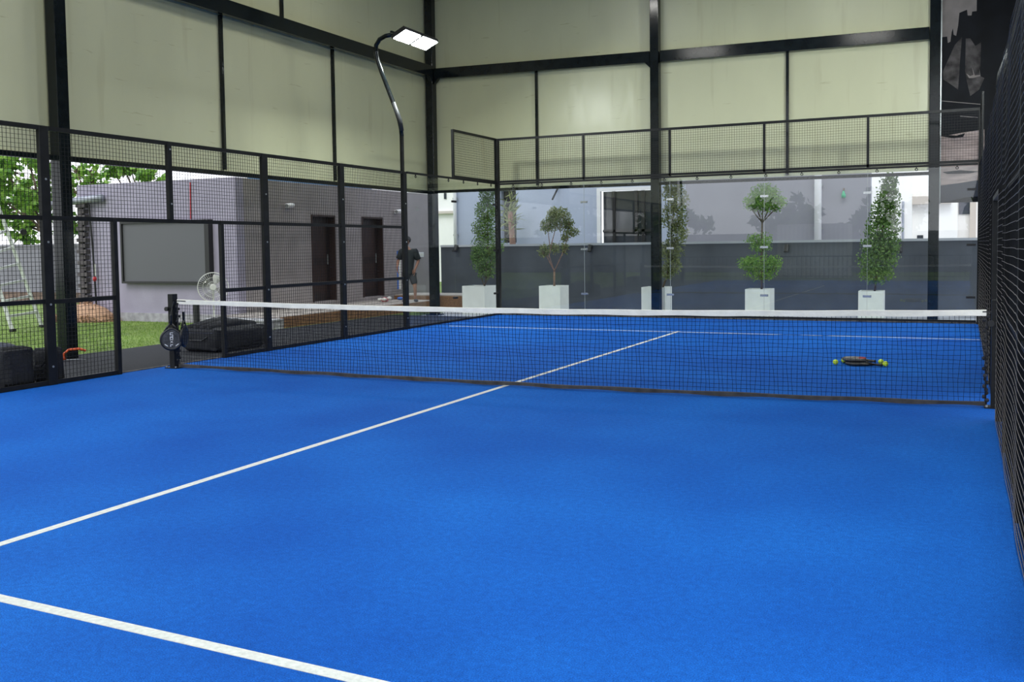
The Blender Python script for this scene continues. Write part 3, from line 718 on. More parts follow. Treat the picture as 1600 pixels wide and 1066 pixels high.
# fan
fc = at(333, 449, y=5.3)
t = thing('pedestal_fan', 'pedestal fan with clear blades beside the screen on the garden wall', 'fan', (fc.x, fc.y+.1, -.03))
n_ = (CAM-fc).normalized(); n_.z = 0; n_.normalize()
gr = MB(); gr.ring(fc+n_*.04, n_, .30, .008, 40, 6); gr.ring(fc-n_*.06, n_, .30, .007, 40, 6); gr.ring(fc+n_*.07, n_, .2, .0035, 30, 5); gr.ring(fc+n_*.08, n_, .12, .0035, 24, 5)
x_ = n_.orthogonal().normalized(); y__ = n_.cross(x_)
for i in range(40):
    a = 2*PI*i/40; d = x_*math.cos(a)+y__*math.sin(a); gr.bar(fc+n_*.085+d*.06, fc+n_*.04+d*.3, .002); gr.bar(fc-n_*.09+d*.06, fc-n_*.06+d*.3, .002)
gr.build('guard', M['pale'], t)
MB().tube([fc+n_*.075, fc+n_*.105], [.065, .055], 20).build('hub_cap', M['pale'], t)
hb = MB().tube([fc-n_*.05, fc+n_*.05], .05, 16).build('hub', M['galv'], t)
for i in range(4):
    a = 2*PI*i/4+.5; bl_ = MB(); rr = []
    for j in range(7):
        rad = .05+.215*j/6
        for s_ in (-1, 0, 1):
            th = a+s_*(.22+.22*math.sin(j/6*2.4)); d = x_*math.cos(th)+y__*math.sin(th); bl_.v.append(fc+d*rad+n_*(.03*s_))
    for j in range(6):
        for s_ in range(2): q = j*3+s_; bl_.f.append([q, q+1, q+4, q+3]); bl_.m.append(0)
    o = bl_.build('blade', M['fanblade'] if i != 2 else M['pale'], t, smooth=True); so_ = o.modifiers.new('solid', 'SOLIDIFY'); so_.thickness = .004
MB().tube([fc-n_*.09, fc-n_*.2], [.07, .05], 14).build('motor', M['pale'], t, smooth=True)
MB().tube([(fc.x-n_.x*.15, fc.y-n_.y*.15, 0), (fc.x-n_.x*.15, fc.y-n_.y*.15, fc.z-.03)], .02, 10).build('pole', M['pale'], t)
MB().tube([(fc.x-n_.x*.15, fc.y-n_.y*.15, -.03), (fc.x-n_.x*.15, fc.y-n_.y*.15, .03)], [.24, .2], 24).build('base', M['black'], t)
tag(MB().box(at(307, 489, y=5.0)+Vector((0, 0, -.05)), (.09, .09, .50)).build('short_post', M['black']), 'short black post in the grass left of the fan', 'post')
# bags
def bag(name, label, lo, hi, grey=False, lump=.05, rollup=True, seed=1):
    lo = Vector(lo); hi = Vector(hi); c = (lo+hi)/2; h = (hi-lo)/2
    t = thing(name, label, 'bag', (c.x, c.y, lo.z))
    def fn(p):
        q = Vector([math.copysign(abs(v)**.28, v) for v in p]); q *= 1/max(1, max(abs(v) for v in q)); 
        return q*(1+lump*noise.noise(p*2.3+Vector((seed, 0, 0)))*2)
    MB().ell(c, h, 40, 26, fn=fn).build('body', M['rubber'], t, smooth=True)
    if rollup:
        k = MB()
        for i in range(4):
            yy0 = lo.y+.12*h.y; x0 = lo.x+h.x*(.35+.35*i)
            k.tube([(x0, yy0, hi.z-.01), (x0+.04, c.y, hi.z+.05+.02*math.sin(i*2)), (x0, hi.y-.15*h.y, hi.z-.01)], [.05, .075, .05], 10)
        k.build('folded_cover', M['rubber'], t, smooth=True)
    k = MB(); k.tube([(c.x-h.x*.5, lo.y-.01, lo.z+h.z*1.3), (c.x-h.x*.3, lo.y-.04, lo.z+h.z*1.0), (c.x+h.x*.3, lo.y-.04, lo.z+h.z*1.0), (c.x+h.x*.5, lo.y-.01, lo.z+h.z*1.3)], .012, 6); k.build('strap', M['black'], t)
    k = MB(); k.box((c.x, lo.y+.015, lo.z+h.z*1.62), (h.x*1.5, .012, .012)); k.build('zip', M['fabric_grey'], t)
    return t
bag('large_bag', 'large black holdall with a folded cover on top behind the net', (-6.55, 1.55, -.01), (-5.75, 2.75, .37), seed=3)
t = bag('sports_bag', 'black sports bag with blue grey lid outside the fence at far left', (-6.15, -2.35, -.01), (-5.3, -1.95, .47), seed=5, rollup=False)
c = at(18, 552, y=-2.15); MB().ell((-5.75, -2.15, .46), (.33, .16, .06), 16, 8).build('lid', M['fabric_grey'], t, smooth=True)
bag('small_bag', 'small black bag standing behind the fence post at the left', (-5.62, -1.78, -.01), (-5.28, -1.58, .42), seed=8, rollup=False)
# orange clamp tool at the column foot
t = thing('orange_bow_saw', 'orange handled bow saw lying at the foot of the near column', 'saw', (-7.05, .15, 0))
p0 = Vector((-7.15, -.02, 0)); 
MB().tube([(-7.2, .0, .015), (-7.2, -.02, .10), (-7.14, .02, .16), (-7.02, .10, .17), (-6.95, .15, .14)], .018, 8).build('bow', M['orange'], t, smooth=True)
MB().tube([(-7.2, .0, .012), (-6.96, .15, .012)], .008, 6).build('blade', M['galv'], t)
MB().tube([(-7.24, -.04, .02), (-7.2, .0, .05)], .03, 8).build('handle', M['orange'], t)
t = thing('pruning_shears', 'small red handled shears on the matting left of the near column', 'shears', (-7.35, -.15, 0))
MB().tube([(-7.42, -.32, .03), (-7.36, -.25, .1), (-7.28, -.22, .04)], .022, 8).build('red_handle', M['red'], t); MB().tube([(-7.36, -.25, .09), (-7.4, -.2, .2)], .012, 6).build('blade', M['black'], t)
MB().ell((-7.42, -.27, .06), (.08, .06, .06), 10, 6).build('pale_grip', M['pale'], t)

# tree behind the boundary wall
def tree(name, label, base, H_, crowns, n_leaf, lm, L_=.16, seed=1, group=None, branches=True):
    random.seed(seed)
    t = thing(name, label, 'tree', base, group); base = Vector(base)
    k = MB(); top = base+Vector((0, 0, H_*.45)); k.tube([base, base.lerp(top, .5)+Vector((.08, 0, 0)), top], [.16, .12, .09], 10)
    k.build('trunk', M['bark'], t, smooth=True)
    if branches:
        k = MB()
        for c, r in crowns:
            c = Vector(c)
            k.tube([top-Vector((0, 0, .3)), top.lerp(c, .5)+Vector((0, 0, .12)), c], [.06, .04, .015], 6)
            for i in range(7):
                d = Vector((random.gauss(0, 1), random.gauss(0, .7), random.gauss(0, .8))).normalized()*r*.95; k.tube([c-d*.2, c+d*.6, c+d+Vector((0, 0, -.05))], [.02, .012, .005], 5)
        k.build('branches', M['bark'], t)
    k = MB(); tot = sum(r**2 for c, r in crowns)
    for c, r in crowns:
        c = Vector(c); n1 = int(n_leaf*r*r/tot); cl = [Vector((random.gauss(0, 1), random.gauss(0, 1), random.gauss(0, 1))).normalized()*r*random.uniform(.35, 1) for _ in range(max(3, n1//26))]
        for i in range(n1):
            q = random.choice(cl); k.leaf(c+q+Vector((random.gauss(0, .13*r**.5), random.gauss(0, .13*r**.5), random.gauss(0, .12*r**.5))), L_*random.uniform(.6, 1.2), L_*.32, -.3)
    k.build('foliage', lm, t); return t
cr_ = []
for px, py, r in ((20, 270, .9), (60, 300, .8), (10, 330, .9), (50, 345, .7), (-40, 300, 1.1), (75, 260, .6), (-20, 240, 1.1), (40, 235, .8), (30, 372, .5)):
    cr_.append((at(px, py, y=13.6), r))
tree('broadleaf_tree', 'leafy green tree rising behind the boundary wall and ladder', (-24.5, 13.6, -.1), 6, cr_, 2500, M['leaftree'], .3, 11)
cr_ = [(at(px, py, y=13.0), r) for px, py, r in ((113, 350, .45), (118, 300, .4), (143, 285, .35), (118, 268, .3), (142, 268, .25))]
tree('slender_tree', 'thin leafy tree between near steel column and grey building', (-20.9, 13.0, -.1), 5, cr_, 330, M['leaftree'], .28, 12)
cr_ = [(at(px, py, y=14.5), r) for px, py, r in ((178, 270, .35), (205, 268, .45), (235, 276, .4), (190, 255, .5), (250, 290, .3))]
tree('overhanging_tree', 'tree top showing above the roof line of the grey building', (-20.5, 14.5, -.1), 5, cr_, 480, M['leaftree'], .26, 13)

# ============================================================ BEYOND THE FAR GLASS
# planters and potted trees
def potted(px0, px1, py, label, blobs, leafm, n_leaf, L_, trunk, seed, yp=11.42, group='white cube planters with trees behind the far glass', bark='bark'):
    random.seed(seed); n_leaf = int(n_leaf*1.55); L_ *= 1.12
    a = at(px0, py, y=yp); b_ = at(px1, py, y=yp); z1 = a.z; w_ = b_.x-a.x; cx = (a.x+b_.x)/2; yc = yp+w_/2
    t = thing('potted_tree', label, 'potted tree', (cx, yc, -.125), group)
    k = MB(); tk = .03
    for s_ in (-1, 1):
        k.box((cx+s_*(w_/2-tk/2), yc, (z1-.125)/2), (tk, w_, z1+.125)); k.box((cx, yc+s_*(w_/2-tk/2), (z1-.125)/2), (w_-2*tk, tk, z1+.125))
    k.box((cx, yc, -.1), (w_-2*tk, w_-2*tk, .05)); k.build('planter', M['planter'], t)
    MB().box((cx, yc, z1-.07), (w_-2*tk, w_-2*tk, .03)).build('soil', M['soil'], t)
    pts = [at(x, y, y=yc) for x, y in trunk[0]]; pts[0] = Vector((pts[0].x, pts[0].y, z1-.08)); k = MB(); k.tube(pts, [trunk[1]*(1-.5*i/len(pts)) for i in range(len(pts))], 8)
    for br in trunk[2:]:
        q = [at(x, y, y=yc+random.uniform(-.08, .08)) for x, y in br]; k.tube(q, [.014]*(len(q)-1)+[.006], 6)
    sc = 22.3/FPX; cl = MB(); vol = sum(rx*ry for x, y, rx, ry in blobs)
    for x, y, rx, ry in blobs:
        c = at(x, y, y=yc); rx *= sc; ry *= sc; n1 = int(n_leaf*(rx*ry)/(vol*sc*sc))
        base = c-Vector((0, 0, ry*.9))
        for i in range(5):
            d = Vector((random.gauss(0, 1), random.gauss(0, 1), abs(random.gauss(0, 1)))).normalized(); k.tube([base, base.lerp(c+Vector((d.x*rx, d.y*rx, d.z*ry))*.9, 1) if False else c+Vector((d.x*rx*.85, d.y*rx*.85, d.z*ry*.85))], [.008, .003], 5)
        for i in range(n1):
            d = Vector((random.gauss(0, 1), random.gauss(0, 1), random.gauss(0, 1))).normalized(); rr = random.uniform(.45, 1.06)*(1+.14*noise.noise(d*3+Vector((seed, 0, 0))))
            cl.leaf(c+Vector((d.x*rx, d.y*rx, d.z*ry))*rr, L_*random.uniform(.6, 1.2), L_*.3)
    k.build('trunk', M[bark], t, smooth=True); cl.build('foliage', M[leafm], t); return t
potted(722, 757, 447, 'tall narrow ficus in a white cube planter nearest the left corner post',
       [(762, 302, 16, 20), (760, 330, 20, 22), (757, 358, 22, 22), (762, 385, 28, 22), (757, 408, 23, 18), (760, 425, 17, 12), (745, 400, 12, 14)], 'leaf', 3600, .055,
       [[(757, 447), (760, 425), (762, 380), (762, 310)], .018, [(757, 447), (750, 430), (748, 405)], [(757, 447), (766, 428), (768, 405)]], 21)
potted(842, 875, 447, 'bonsai like tree with forked pale trunk and several small crowns in a white planter',
       [(874, 342, 19, 21), (856, 352, 13, 13), (866, 336, 13, 12), (893, 363, 13, 8), (889, 350, 8, 10), (850, 392, 10, 11), (867, 388, 9, 9), (882, 388, 7, 9), (882, 372, 8, 6)], 'leafolive', 2300, .05,
       [[(866, 447), (866, 430), (866, 420)], .032, [(866, 424), (858, 400), (862, 380), (870, 350)], [(866, 424), (878, 398), (888, 370)], [(866, 424), (855, 402), (850, 392)], [(860, 390), (856, 360)]], 22, bark='barkred')
potted(1002, 1039, 449, 'leafy column shaped shrub in a white planter half hidden by the steel column',
       [(1052, 292, 18, 14), (1056, 312, 20, 20), (1054, 340, 20, 22), (1058, 365, 17, 18), (1050, 392, 17, 20), (1052, 415, 13, 14), (1042, 425, 12, 12)], 'leafolive', 3000, .055,
       [[(1034, 449), (1045, 425), (1048, 380), (1054, 310)], .024], 23)
potted(1164, 1203, 452, 'topiary tree with three rounded tiers of foliage in a white planter',
       [(1194, 314, 30, 18), (1194, 302, 22, 15), (1178, 320, 14, 10), (1212, 318, 16, 12), (1186, 373, 20, 9), (1188, 385, 17, 10), (1186, 410, 32, 12), (1190, 424, 24, 14), (1170, 412, 14, 10), (1208, 412, 14, 12)], 'leafbright', 4200, .045,
       [[(1190, 452), (1190, 430), (1190, 380), (1191, 345)], .026, [(1191, 348), (1178, 332), (1168, 318)], [(1191, 348), (1206, 332), (1220, 318)], [(1191, 346), (1192, 320)], [(1191, 348), (1184, 330), (1182, 310)], [(1191, 348), (1200, 330), (1204, 310)]], 24)
potted(1341, 1380, 455, 'tall cone shaped ficus leaning slightly right in a white planter by the right column',
       [(1390, 288, 12, 16), (1388, 308, 16, 20), (1384, 332, 21, 20), (1380, 358, 25, 20), (1376, 382, 27, 20), (1373, 405, 28, 20), (1370, 428, 24, 14)], 'leaf', 4200, .058,
       [[(1366, 455), (1370, 430), (1378, 370), (1390, 290)], .022], 25)

# dark garden wall behind the planters
t = thing('low_wall', 'long dark wall with pale coping behind the planters', 'wall', (-2, 14, 0))
MB().bounds((-8.9, 14, -.12), (9, 14.2, 1.60)).build('wall', M['lowwall'], t)
MB().bounds((-8.9, 13.97, 1.60), (9, 14.23, 1.66)).build('coping', M['coping'], t)
for px, l in ((713, 'small black wall lamp below the coping left of the first ficus'), (922, 'small black wall lamp below the coping under the dark opening'), (1229, 'small black wall lamp below the coping right of the topiary'), (1406, 'small black wall lamp below the coping right of the cone ficus')):
    c = at(px, 386, y=13.93); tt = thing('wall_lamp', l, 'lamp', c); MB().box((c.x, 13.95, c.z), (.10, .06, .1)).build('bracket', M['black'], tt)
    MB().tube([(c.x, 13.92, c.z+.05), (c.x, 13.86, c.z-.12)], [.05, .06], 12).build('shade', M['black'], tt)

# blue-grey house behind
t = thing('house', 'large blue grey house with a wide dark glazed opening behind the wall', 'building', (-3, 18, 0))
def q(px, py=375, y=18): return at(px, py, y=y)
zt = 7
k = MB(); xa, x1, x2, x3 = q(709).x, q(935).x, q(1072).x, q(1360).x
w0, w1 = q(783).x, q(807).x
k.bounds((xa, 18, -.1), (w0, 18.3, zt)); k.bounds((w0, 18, 3.40), (w1, 18.3, zt)); k.bounds((w0, 18, -.1), (w1, 18.3, 1.72)); k.bounds((w1, 18, -.1), (x1, 18.3, zt)); k.bounds((x1, 18, 3.34), (x2-.75, 18.3, zt)); k.bounds((x2-.75, 18, -.1), (x2, 18.3, zt))
k.build('front_wall', M['facade'], t)
MB().bounds((x2, 17.98, -.1), (x3, 18.3, zt)).build('grey_wall', M['facade_grey'], t)
MB().bounds((xa, 18.3, -.1), (xa+.3, 30, zt)).build('side_wall', M['facade'], t)
MB().bounds((x1-.02, 17.93, -.1), (x1+.10, 18.05, 3.36)).build('opening_frame', M['white'], t); MB().bounds((x1+.1, 17.93, 3.26), (x2-.75, 18.05, 3.36)).build('opening_lintel', M['white'], t)
MB().bounds((x1+.1, 18.2, -.1), (x2-.75, 18.22, 3.26)).build('glazing', M['glassdark'], t)
k = MB()
for px in (957, 992, 1003): k.bounds((q(px).x-.05, 18.12, -.1), (q(px).x+.05, 18.18, 3.26))
k.bounds((x1+.1, 18.12, 2.0), (x2-.75, 18.18, 2.08)); k.build('glazing_bars', M['black'], t)
MB().bounds((w0, 18.25, 1.72), (w1, 18.28, 3.40)).build('dark_window', M['dark'], t)
# palm trunk look in the window is a dry palm behind the planter
k = MB(); c = q(800, 375, 17.3); kx = thing('dry_palm', 'dry brown palm trunk standing in front of the small dark window', 'palm', (c.x, 17.3, -.12))
k.tube([(c.x, 17.3, -.12), (c.x+.03, 17.3, 1.6), (c.x-.05, 17.3, 2.7)], [.13, .10, .08], 10); k.build('trunk', M['barkred'], kx, smooth=True)
k = MB()
for i in range(90): k.leaf((c.x-.05+random.gauss(0, .08), 17.3+random.gauss(0, .08), 2.5+random.gauss(0, .3)), .5, .025, .8)
k.build('fronds', M['leafolive'], kx)
def vpipe(px, w_, label, y=17.9, z1=6.5, m_='white'):
    x = q(px, 330, y).x; t = thing('drainpipe', label, 'pipe', (x, y, -.12)); MB().tube([(x, y, -.12), (x, y, z1)], w_/2, 14).build('pipe', M[m_], t, smooth=True)
    for z in (2.0, 3.2): MB().box((x, y+.03, z), (w_+.05, .06, .05)).build('bracket', M['galv'], t)
vpipe(1278, .2, 'thick white drainpipe on the grey part of the house'); vpipe(711, .12, 'white drainpipe near the left end of the blue grey house')
k = MB(); a = q(873, 291, 18); b_ = q(863, 312, 17.6); k.bar(a, b_, .04); tag(k.build('awning_arm', M['black']), 'short slanting dark arm on the blue grey house wall', 'arm')
c = q(1318, 303, 17.9); t = thing('hanging_bottle', 'green bottle shaped ornament hanging on the grey house wall', 'ornament', c)
MB().tube([c+Vector((0, 0, -.11)), c+Vector((0, 0, -.03)), c+Vector((0, 0, .04)), c+Vector((0, 0, .08))], [.055, .06, .03, .02], 14).build('bottle', M['green'], t, smooth=True)
MB().tube([c+Vector((0, 0, .08)), c+Vector((0, .11, .17))], .02, 6).build('hanger', M['bark'], t)

# white buildings far right and left
def q26(px, py): return at(px, py, y=26)
t = thing('white_building', 'tall white rendered building with a cream ledge at right', 'building', (3, 26, 0))
xa, xb = q26(1330, 375).x, q26(1456, 375).x
MB().bounds((xa, 26, -.1), (q26(1425, 300).x, 27, 9)).build('near_block', M['bwhite'], t)
MB().bounds((q26(1425, 300).x, 26.4, -.1), (xb+.8, 27, 9)).build('recessed_wall', M['bwhite'], t)
lz = q26(1440, 312).z; MB().bounds((q26(1425, 300).x, 26.1, lz-.15), (xb+.6, 26.4, lz+.12)).build('cream_ledge', M['cream'], t)
k = MB(); c = q26(1437, 372); k.bounds((c.x-.1, 26.36, c.z-.12), (c.x+.1, 26.42, c.z+.1)); k.build('window', M['glassdark'], t)
MB().tube([(q26(1411, 350).x, 25.95, 0), (q26(1411, 350).x, 25.95, q26(1411, 315).z)], .04, 8).build('pipe', M['pipe'], t)
c = q26(1357, 300); k = MB(); k.bounds((c.x-.09, 25.96, c.z-.2), (c.x+.09, 26.02, c.z+.25)); k.build('vent_window', M['concrete'], t)
t = thing('distant_house', 'white house with a blue glazed window seen below the mural', 'building', (5, 28, 0))
def q28(px, py): return at(px, py, y=28)
MB().bounds((q28(1462, 350).x, 28, -.1), (q28(1640, 350).x, 29, 9)).build('wall', M['bwhite'], t)
a, b_ = q28(1498, 335), q28(1517, 318); MB().bounds((a.x, 27.95, a.z), (b_.x, 28.0, b_.z+.25)).build('window', M['fabric_grey'], t)
for px in (1489, 1520): MB().bounds((q28(px, 350).x-.10, 27.8, -.1), (q28(px, 350).x+.10, 28, 8)).build('pilaster', M['cream'], t)
a, b_ = q28(1471, 373), q28(1481, 367); MB().bounds((a.x, 27.95, a.z), (b_.x, 28.0, b_.z)).build('vent_window', M['glassdark'], t)
a = q28(1475, 360); MB().box((a.x, 27.85, a.z), (.22, .25, .18)).build('air_unit', M['pale'], t)
t = thing('tower_block', 'white building glimpsed in the gap right of the corner column', 'building', (-16, 30, 0))
a, b_ = at(680, 300, y=30), at(722, 300, y=30); MB().bounds((a.x-1.5, 30, -.1), (b_.x, 31, 5.4)).build('wall', M['bwhite'], t)
zc = at(700, 332, y=30).z; MB().bounds((a.x-1.5, 29.8, zc-.06), (b_.x, 30, zc+.06)).build('ledge', M['cream'], t)
c = at(696, 306, y=30); MB().bounds((c.x-.06, 29.95, c.z-.15), (c.x+.06, 30, c.z+.2)).build('window', M['glassdark'], t)

# mural on the back wall, right end
t = thing('mural_panel', 'dark painted city skyline panel hanging at the right end of the back wall', 'mural', (4.9, 11.3, 2.35))
mx0, mx1, mz0 = 4.29, 5.95, 2.36
MB().bounds((mx0, 11.28, mz0), (mx1, 11.32, 8.6)).build('board', M['mural_black'], t)
MB().bounds((4.262, 11.24, mz0-.02), (4.29, 11.33, 8.6)).build('metal_edge', M['galv'], t)
def P(px, py): v = at(px, py, y=11.27); return (v.x, v.z)
def pan(name, polys, m_, y0=11.27):
    k = MB()
    for pl in polys: k.prism([P(*p) for p in pl], 'y', y0, 11.281)
    return k.build(name, m_, t)
pan('pale_sky', [[(1471, -60), (1471, 58), (1480, 57), (1481, 67), (1485, 65), (1487, 50), (1489, 44), (1490, 54), (1494, 56), (1497, 40), (1499, 20), (1511, 15), (1512, 24), (1518, 24), (1519, 18), (1526, 17), (1527, -60)]], M['mural_pale'])
pan('building_glow', [[(1473, 112), (1482, 92), (1492, 70), (1503, 58), (1500, 95), (1497, 140), (1486, 132), (1474, 124)], [(1509, 60), (1516, 60), (1524, 72), (1533, 66), (1532, 104), (1530, 118), (1538, 122), (1530, 140), (1516, 150), (1511, 128), (1508, 110)]], M['mural_mid'])
pan('white_splash', [[(1510, 115), (1516, 119), (1521, 117), (1519, 105), (1523, 118), (1531, 117), (1530, 107), (1532, 119), (1520, 122), (1514, 122)]], M['mural_pale'], 11.265)
pan('silver_lines', [[(1469, 157), (1538, 163), (1538, 164), (1469, 158)], [(1500, 181), (1528, 183), (1528, 184), (1500, 182)]], M['mural_pale'])
pan('pink_haze', [[(1469, 214), (1500, 208), (1538, 202), (1538, 282), (1512, 284), (1500, 287), (1470, 291)]], M['mural_pink'])
pan('navy_band', [[(1470, 290), (1500, 286), (1538, 280), (1538, 306), (1505, 309), (1485, 314), (1470, 317)]], M['mural_navy'], 11.262)
pan('dark_streaks', [[(1470, 211), (1495, 212), (1508, 208), (1505, 214), (1490, 216), (1470, 213)], [(1472, 269), (1500, 266), (1530, 268), (1515, 271), (1480, 272)]], M['mural_black'], 11.262)
# pale patches of the side mural seen above the right fence
t = thing('side_mural', 'dark mural with pale patches high on the right wall', 'mural', (5.95, 4, 3))
def PX(px, py): v = at(px, py, x=5.95); return (v.y, v.z)
MB().bounds((5.955, -13.9, 2.7), (5.968, 11.2, 8.5)).build('board', M['mural_black'], t)
k = MB()
for pl in ([(1575, -20), (1574, 20), (1577, 42), (1582, 30), (1580, 10), (1586, 16), (1589, -20)], [(1592, -20), (1590, 14), (1583, 30), (1580, 52), (1590, 40), (1600, 22), (1604, -20)]): k.prism([PX(*p) for p in pl], 'x', 5.947, 5.956)
k.build('pale_patches', M['mural_mid'], t)

# ============================================================ PERSON
pf = at(650, 469, D=24.6); pz = .2
def pp(px, py, v=0): 
    u_ = (px-650)/60.6; z = pz+(469-py)/60.6; rr = Vector((RT.x, RT.y, 0)).normalized(); ff = Vector((rr.y, -rr.x, 0))
    return Vector((pf.x, pf.y, 0)) + rr*u_ + ff*v + Vector((0, 0, z))
person = thing('person', 'bearded man in black t-shirt and grey shorts walking past the doors', 'person', (pf.x, pf.y, pz))
def skin_mesh(name, nodes, edges, mat_, root, sub=2):
    me = bpy.data.meshes.new(name); me.from_pydata([n[0]-Vector((pf.x, pf.y, pz)) for n in nodes], edges, []); o = bpy.data.objects.new(name, me); C.objects.link(o); o.parent = person
    md = o.modifiers.new('skin', 'SKIN'); md.use_smooth_shade = True
    for i, n in enumerate(nodes): me.skin_vertices[0].data[i].radius = (n[1], n[2] if len(n) > 2 else n[1]); me.skin_vertices[0].data[i].use_root = (i == root)
    s_ = o.modifiers.new('sub', 'SUBSURF'); s_.levels = 1; s_.render_levels = sub; me.materials.append(mat_); return o
J = dict(pel=pp(640, 424), waist=pp(640, 410), chest=pp(639.5, 396), neck=pp(639, 387), headb=pp(638, 381), head=pp(637, 374),
  shR=pp(650, 390.5), elR=pp(655, 405, -.03), wrR=pp(650, 418, .08), shL=pp(629, 390.5), elL=pp(623.5, 404), wrL=pp(622.5, 414, .1),
  hipR=pp(645, 427), knR=pp(649.5, 444, .08), anR=pp(649, 463, .0), hipL=pp(635, 427), knL=pp(634, 445, .12), anL=pp(633, 463, .25))
nodes = [(J['pel'], .12, .10), (J['waist'], .115, .09), (J['chest'], .13, .10), (J['neck'], .055), (J['headb'], .055),
  (J['shR'], .055), (J['elR'], .042), (J['wrR'], .028), (J['shL'], .055), (J['elL'], .042), (J['wrL'], .028),
  (J['hipR'], .085), (J['knR'], .056), (J['anR'], .036), (J['hipL'], .085), (J['knL'], .056), (J['anL'], .036),
  (J['anR']+Vector((0, 0, -.06)), .035), (J['anL']+Vector((0, 0, -.06)), .035)]
ed = [(0, 1), (1, 2), (2, 3), (3, 4), (2, 5), (5, 6), (6, 7), (2, 8), (8, 9), (9, 10), (0, 11), (11, 12), (12, 13), (0, 14), (14, 15), (15, 16), (13, 17), (16, 18)]
# palm and fingers
def addhand(wr, idx, side):
    d = Vector((-.1*side, 0, -1)).normalized(); rr = Vector((RT.x, RT.y, 0)).normalized(); ff = Vector((rr.y, -rr.x, 0))
    palm = wr+d*.07; nodes.append((palm, .032, .02)); pi_ = len(nodes)-1; ed.append((idx, pi_))
    for i in range(4):
        off = ff*(-.03+.02*i); a = palm+off+d*.04; b2 = a+d*(.035+.008*(1.5-abs(i-1.5)))-rr*side*.008; c2 = b2+d*.025-rr*side*.018
        k0 = len(nodes); nodes.extend([(a, .009), (b2, .0085), (c2, .007)]); ed.extend([(pi_, k0), (k0, k0+1), (k0+1, k0+2)])
    a = palm+ff*.035-d*.02; b2 = a+ff*.02+d*.035; k0 = len(nodes); nodes.extend([(a, .010), (b2, .009)]); ed.extend([(pi_, k0), (k0, k0+1)])
addhand(J['wrR'], 7, 1); addhand(J['wrL'], 10, -1)
skin_mesh('body', nodes, ed, M['skin'], 0)
# head with face turned to the left of the picture
rr = Vector((RT.x, RT.y, 0)).normalized(); ff = Vector((rr.y, -rr.x, 0)); look = (-rr*.85+ff*.5).normalized(); lside = Vector((0, 0, 1)).cross(look)
HR = Matrix((lside, look, Vector((0, 0, 1)))).transposed(); hc = J['head']+Vector((0, 0, 0))
LO = Vector((pf.x, pf.y, pz))
def hfn(p):
    q_ = p.copy()
    if q_.z < -.1: q_.x *= 1+.28*q_.z; q_.y = q_.y*(1+.12*q_.z)+.06
    if q_.y > .6 and abs(q_.x) < .28 and -.35 < q_.z < .15: q_.y += .16*(1-abs(q_.x)/.28)*(.5-q_.z)
    if q_.y > .5 and abs(abs(q_.x)-.35) < .2 and 0 < q_.z < .25: q_.y -= .06
    return q_
def hpart(k, name, m_, sm=True):
    for i, v in enumerate(k.v): k.v[i] = v
    return k.build(name, m_, person, smooth=sm)
hpart(MB().ell(hc, (.077, .098, .118), 28, 20, HR, hfn), 'head', M['skin'])
k = MB(); k.ell(hc+HR @ Vector((0, -.02, .028)), (.086, .098, .105), 24, 14, HR, lambda p: Vector((p.x, p.y if p.y < .62 else .62, max(p.z, -.55+.9*max(0, p.y))))); hpart(k, 'hair', M['hair'])
k = MB(); k.ell(hc+HR @ Vector((0, .045, -.078)), (.058, .058, .048), 18, 12, HR); hpart(k, 'beard', M['hair'])
k = MB()
for s_ in (-1, 1): k.ell(hc+HR @ Vector((s_*.078, -.005, -.005)), (.012, .02, .032), 10, 8, HR)
hpart(k, 'ears', M['skin'])
k = MB()
for s_ in (-1, 1): k.ell(hc+HR @ Vector((s_*.03, .085, .012)), (.012, .008, .007), 10, 6, HR)
hpart(k, 'eyes', M['hair'])
k = MB().ell(hc+HR @ Vector((0, .1, -.052)), (.022, .008, .006), 10, 6, HR); hpart(k, 'mouth', M['pink'])
mid = lambda a, b_, f: J[a].lerp(J[b_], f)
sn = [(J['pel'], .165, .13), (J['waist'], .16, .125), (J['chest'], .175, .13), (mid('chest', 'neck', .75), .07, .06), (J['shR'], .095), (mid('shR', 'elR', .9), .082), (J['shL'], .095), (mid('shL', 'elL', .9), .082), (J['pel']-Vector((0, 0, .07)), .16, .13), (mid('shR', 'elR', .45), .092), (mid('shL', 'elL', .45), .092)]
skin_mesh('t_shirt', sn, [(0, 1), (1, 2), (2, 3), (2, 4), (4, 9), (9, 5), (2, 6), (6, 10), (10, 7), (0, 8)], M['tee'], 2)
for a_, b_ in (('shR', 'elR'), ('shL', 'elL')):
    MB().ell(J[a_], (.085, .085, .075), 16, 10).tube([J[a_]+Vector((0, 0, .01)), mid(a_, b_, .4), mid(a_, b_, .85)], [.082, .082, .078], 14).build('sleeve', M['tee'], person, smooth=True)
sn = [(J['pel']+Vector((0, 0, .05)), .15, .12), (J['hipR'], .11, .11), (mid('hipR', 'knR', .95), .085, .085), (J['hipL'], .11, .11), (mid('hipL', 'knL', .95), .085, .085)]
skin_mesh('shorts', sn, [(0, 1), (1, 2), (0, 3), (3, 4)], M['shorts'], 0)
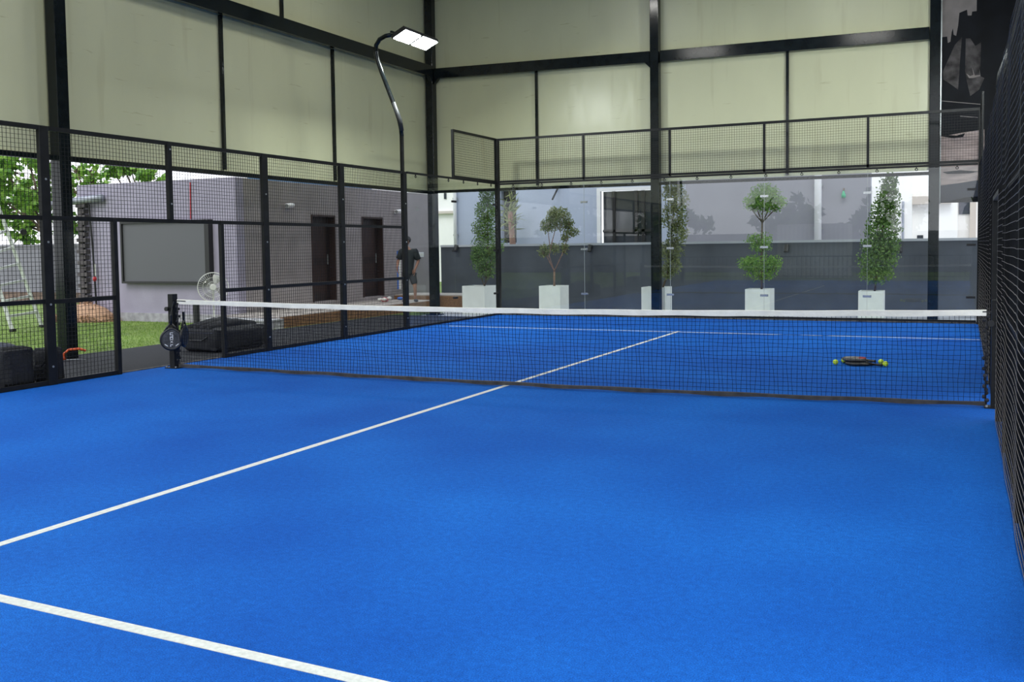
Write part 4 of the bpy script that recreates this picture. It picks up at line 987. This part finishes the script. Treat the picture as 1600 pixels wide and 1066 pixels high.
for a in ('anR', 'anL'):
    c = J[a].copy(); c.z = pz+.035; d = (ff*.8+rr*.35).normalized(); Rf = Matrix((Vector((0, 0, 1)).cross(d)*-1, d, Vector((0, 0, 1)))).transposed()
    k = MB(); k.ell(c+d*.06, (.048, .135, .036), 16, 10, Rf, lambda p: Vector((p.x*(1+.1*p.y), p.y, max(p.z, -.85)+(.35*max(0, -p.y) if p.z > 0 else 0)))); k.build('shoe', M['shoe'], person, smooth=True)
# white sockets box on the wall behind
t = thing('wall_box', 'small white box on the wall right of the walking person', 'box', at(656, 398, x=-9.66)); c = at(656, 398, x=-9.66)
MB().box((c.x, c.y, c.z), (.09, .30, .14)).build('casing', M['white'], t); MB().box((c.x+.05, c.y, c.z), (.01, .22, .08)).build('lid', M['pale'], t)

# ============================================================ WORLD BEHIND THE CAMERA (seen in the glass)
random.seed(31)
MB().bounds((-40, -60, -.124), (40, -12.05, -.04)).build('ground_grass_rear', M['lawn'])['kind'] = 'structure'
t = thing('white_container', 'white corrugated cabin standing behind the near end of the court', 'cabin', (-2, -17, 0))
k = MB(); k.bounds((-3.4, -18.5, -.05), (-.2, -16.3, 2.5)); k.build('shell', M['corr'], t)
k = MB()
for i in range(16): k.box((-3.3+i*.2, -16.29, 1.2), (.08, .05, 2.4))
k.build('ribs', M['white'], t)
t = thing('garden_fence', 'long grey wall behind the near end of the court', 'wall', (0, -26, 0)); MB().bounds((-30, -26.2, -.05), (30, -26, 2.2)).build('wall', M['boundary'], t)
t = thing('railing', 'low black railing along the path behind the court', 'railing', (3, -14.5, 0))
k = MB(); k.bar((-9, -14.5, 1.0), (9, -14.5, 1.0), .04); k.bar((-9, -14.5, .1), (9, -14.5, .1), .03)
for i in range(91): k.bar((-9+i*.2, -14.5, -.05), (-9+i*.2, -14.5, 1.0), .018)
k.build('bars', M['fence'], t)
for i in range(7):
    x = -19+i*6.6+random.uniform(-.3, .3); y = -29-random.random()*4
    tree('rear_tree', 'bushy tree growing beyond the wall behind the court', (x, y, -.1), 4.4, [((x+random.uniform(-1, 1), y, 2.6+random.random()), 1.6), ((x+1.2, y, 3.2), 1.2), ((x-1.3, y+.3, 3.0), 1.3)], 900, M['leaf'], .5, 60+i, 'trees behind the court', False)
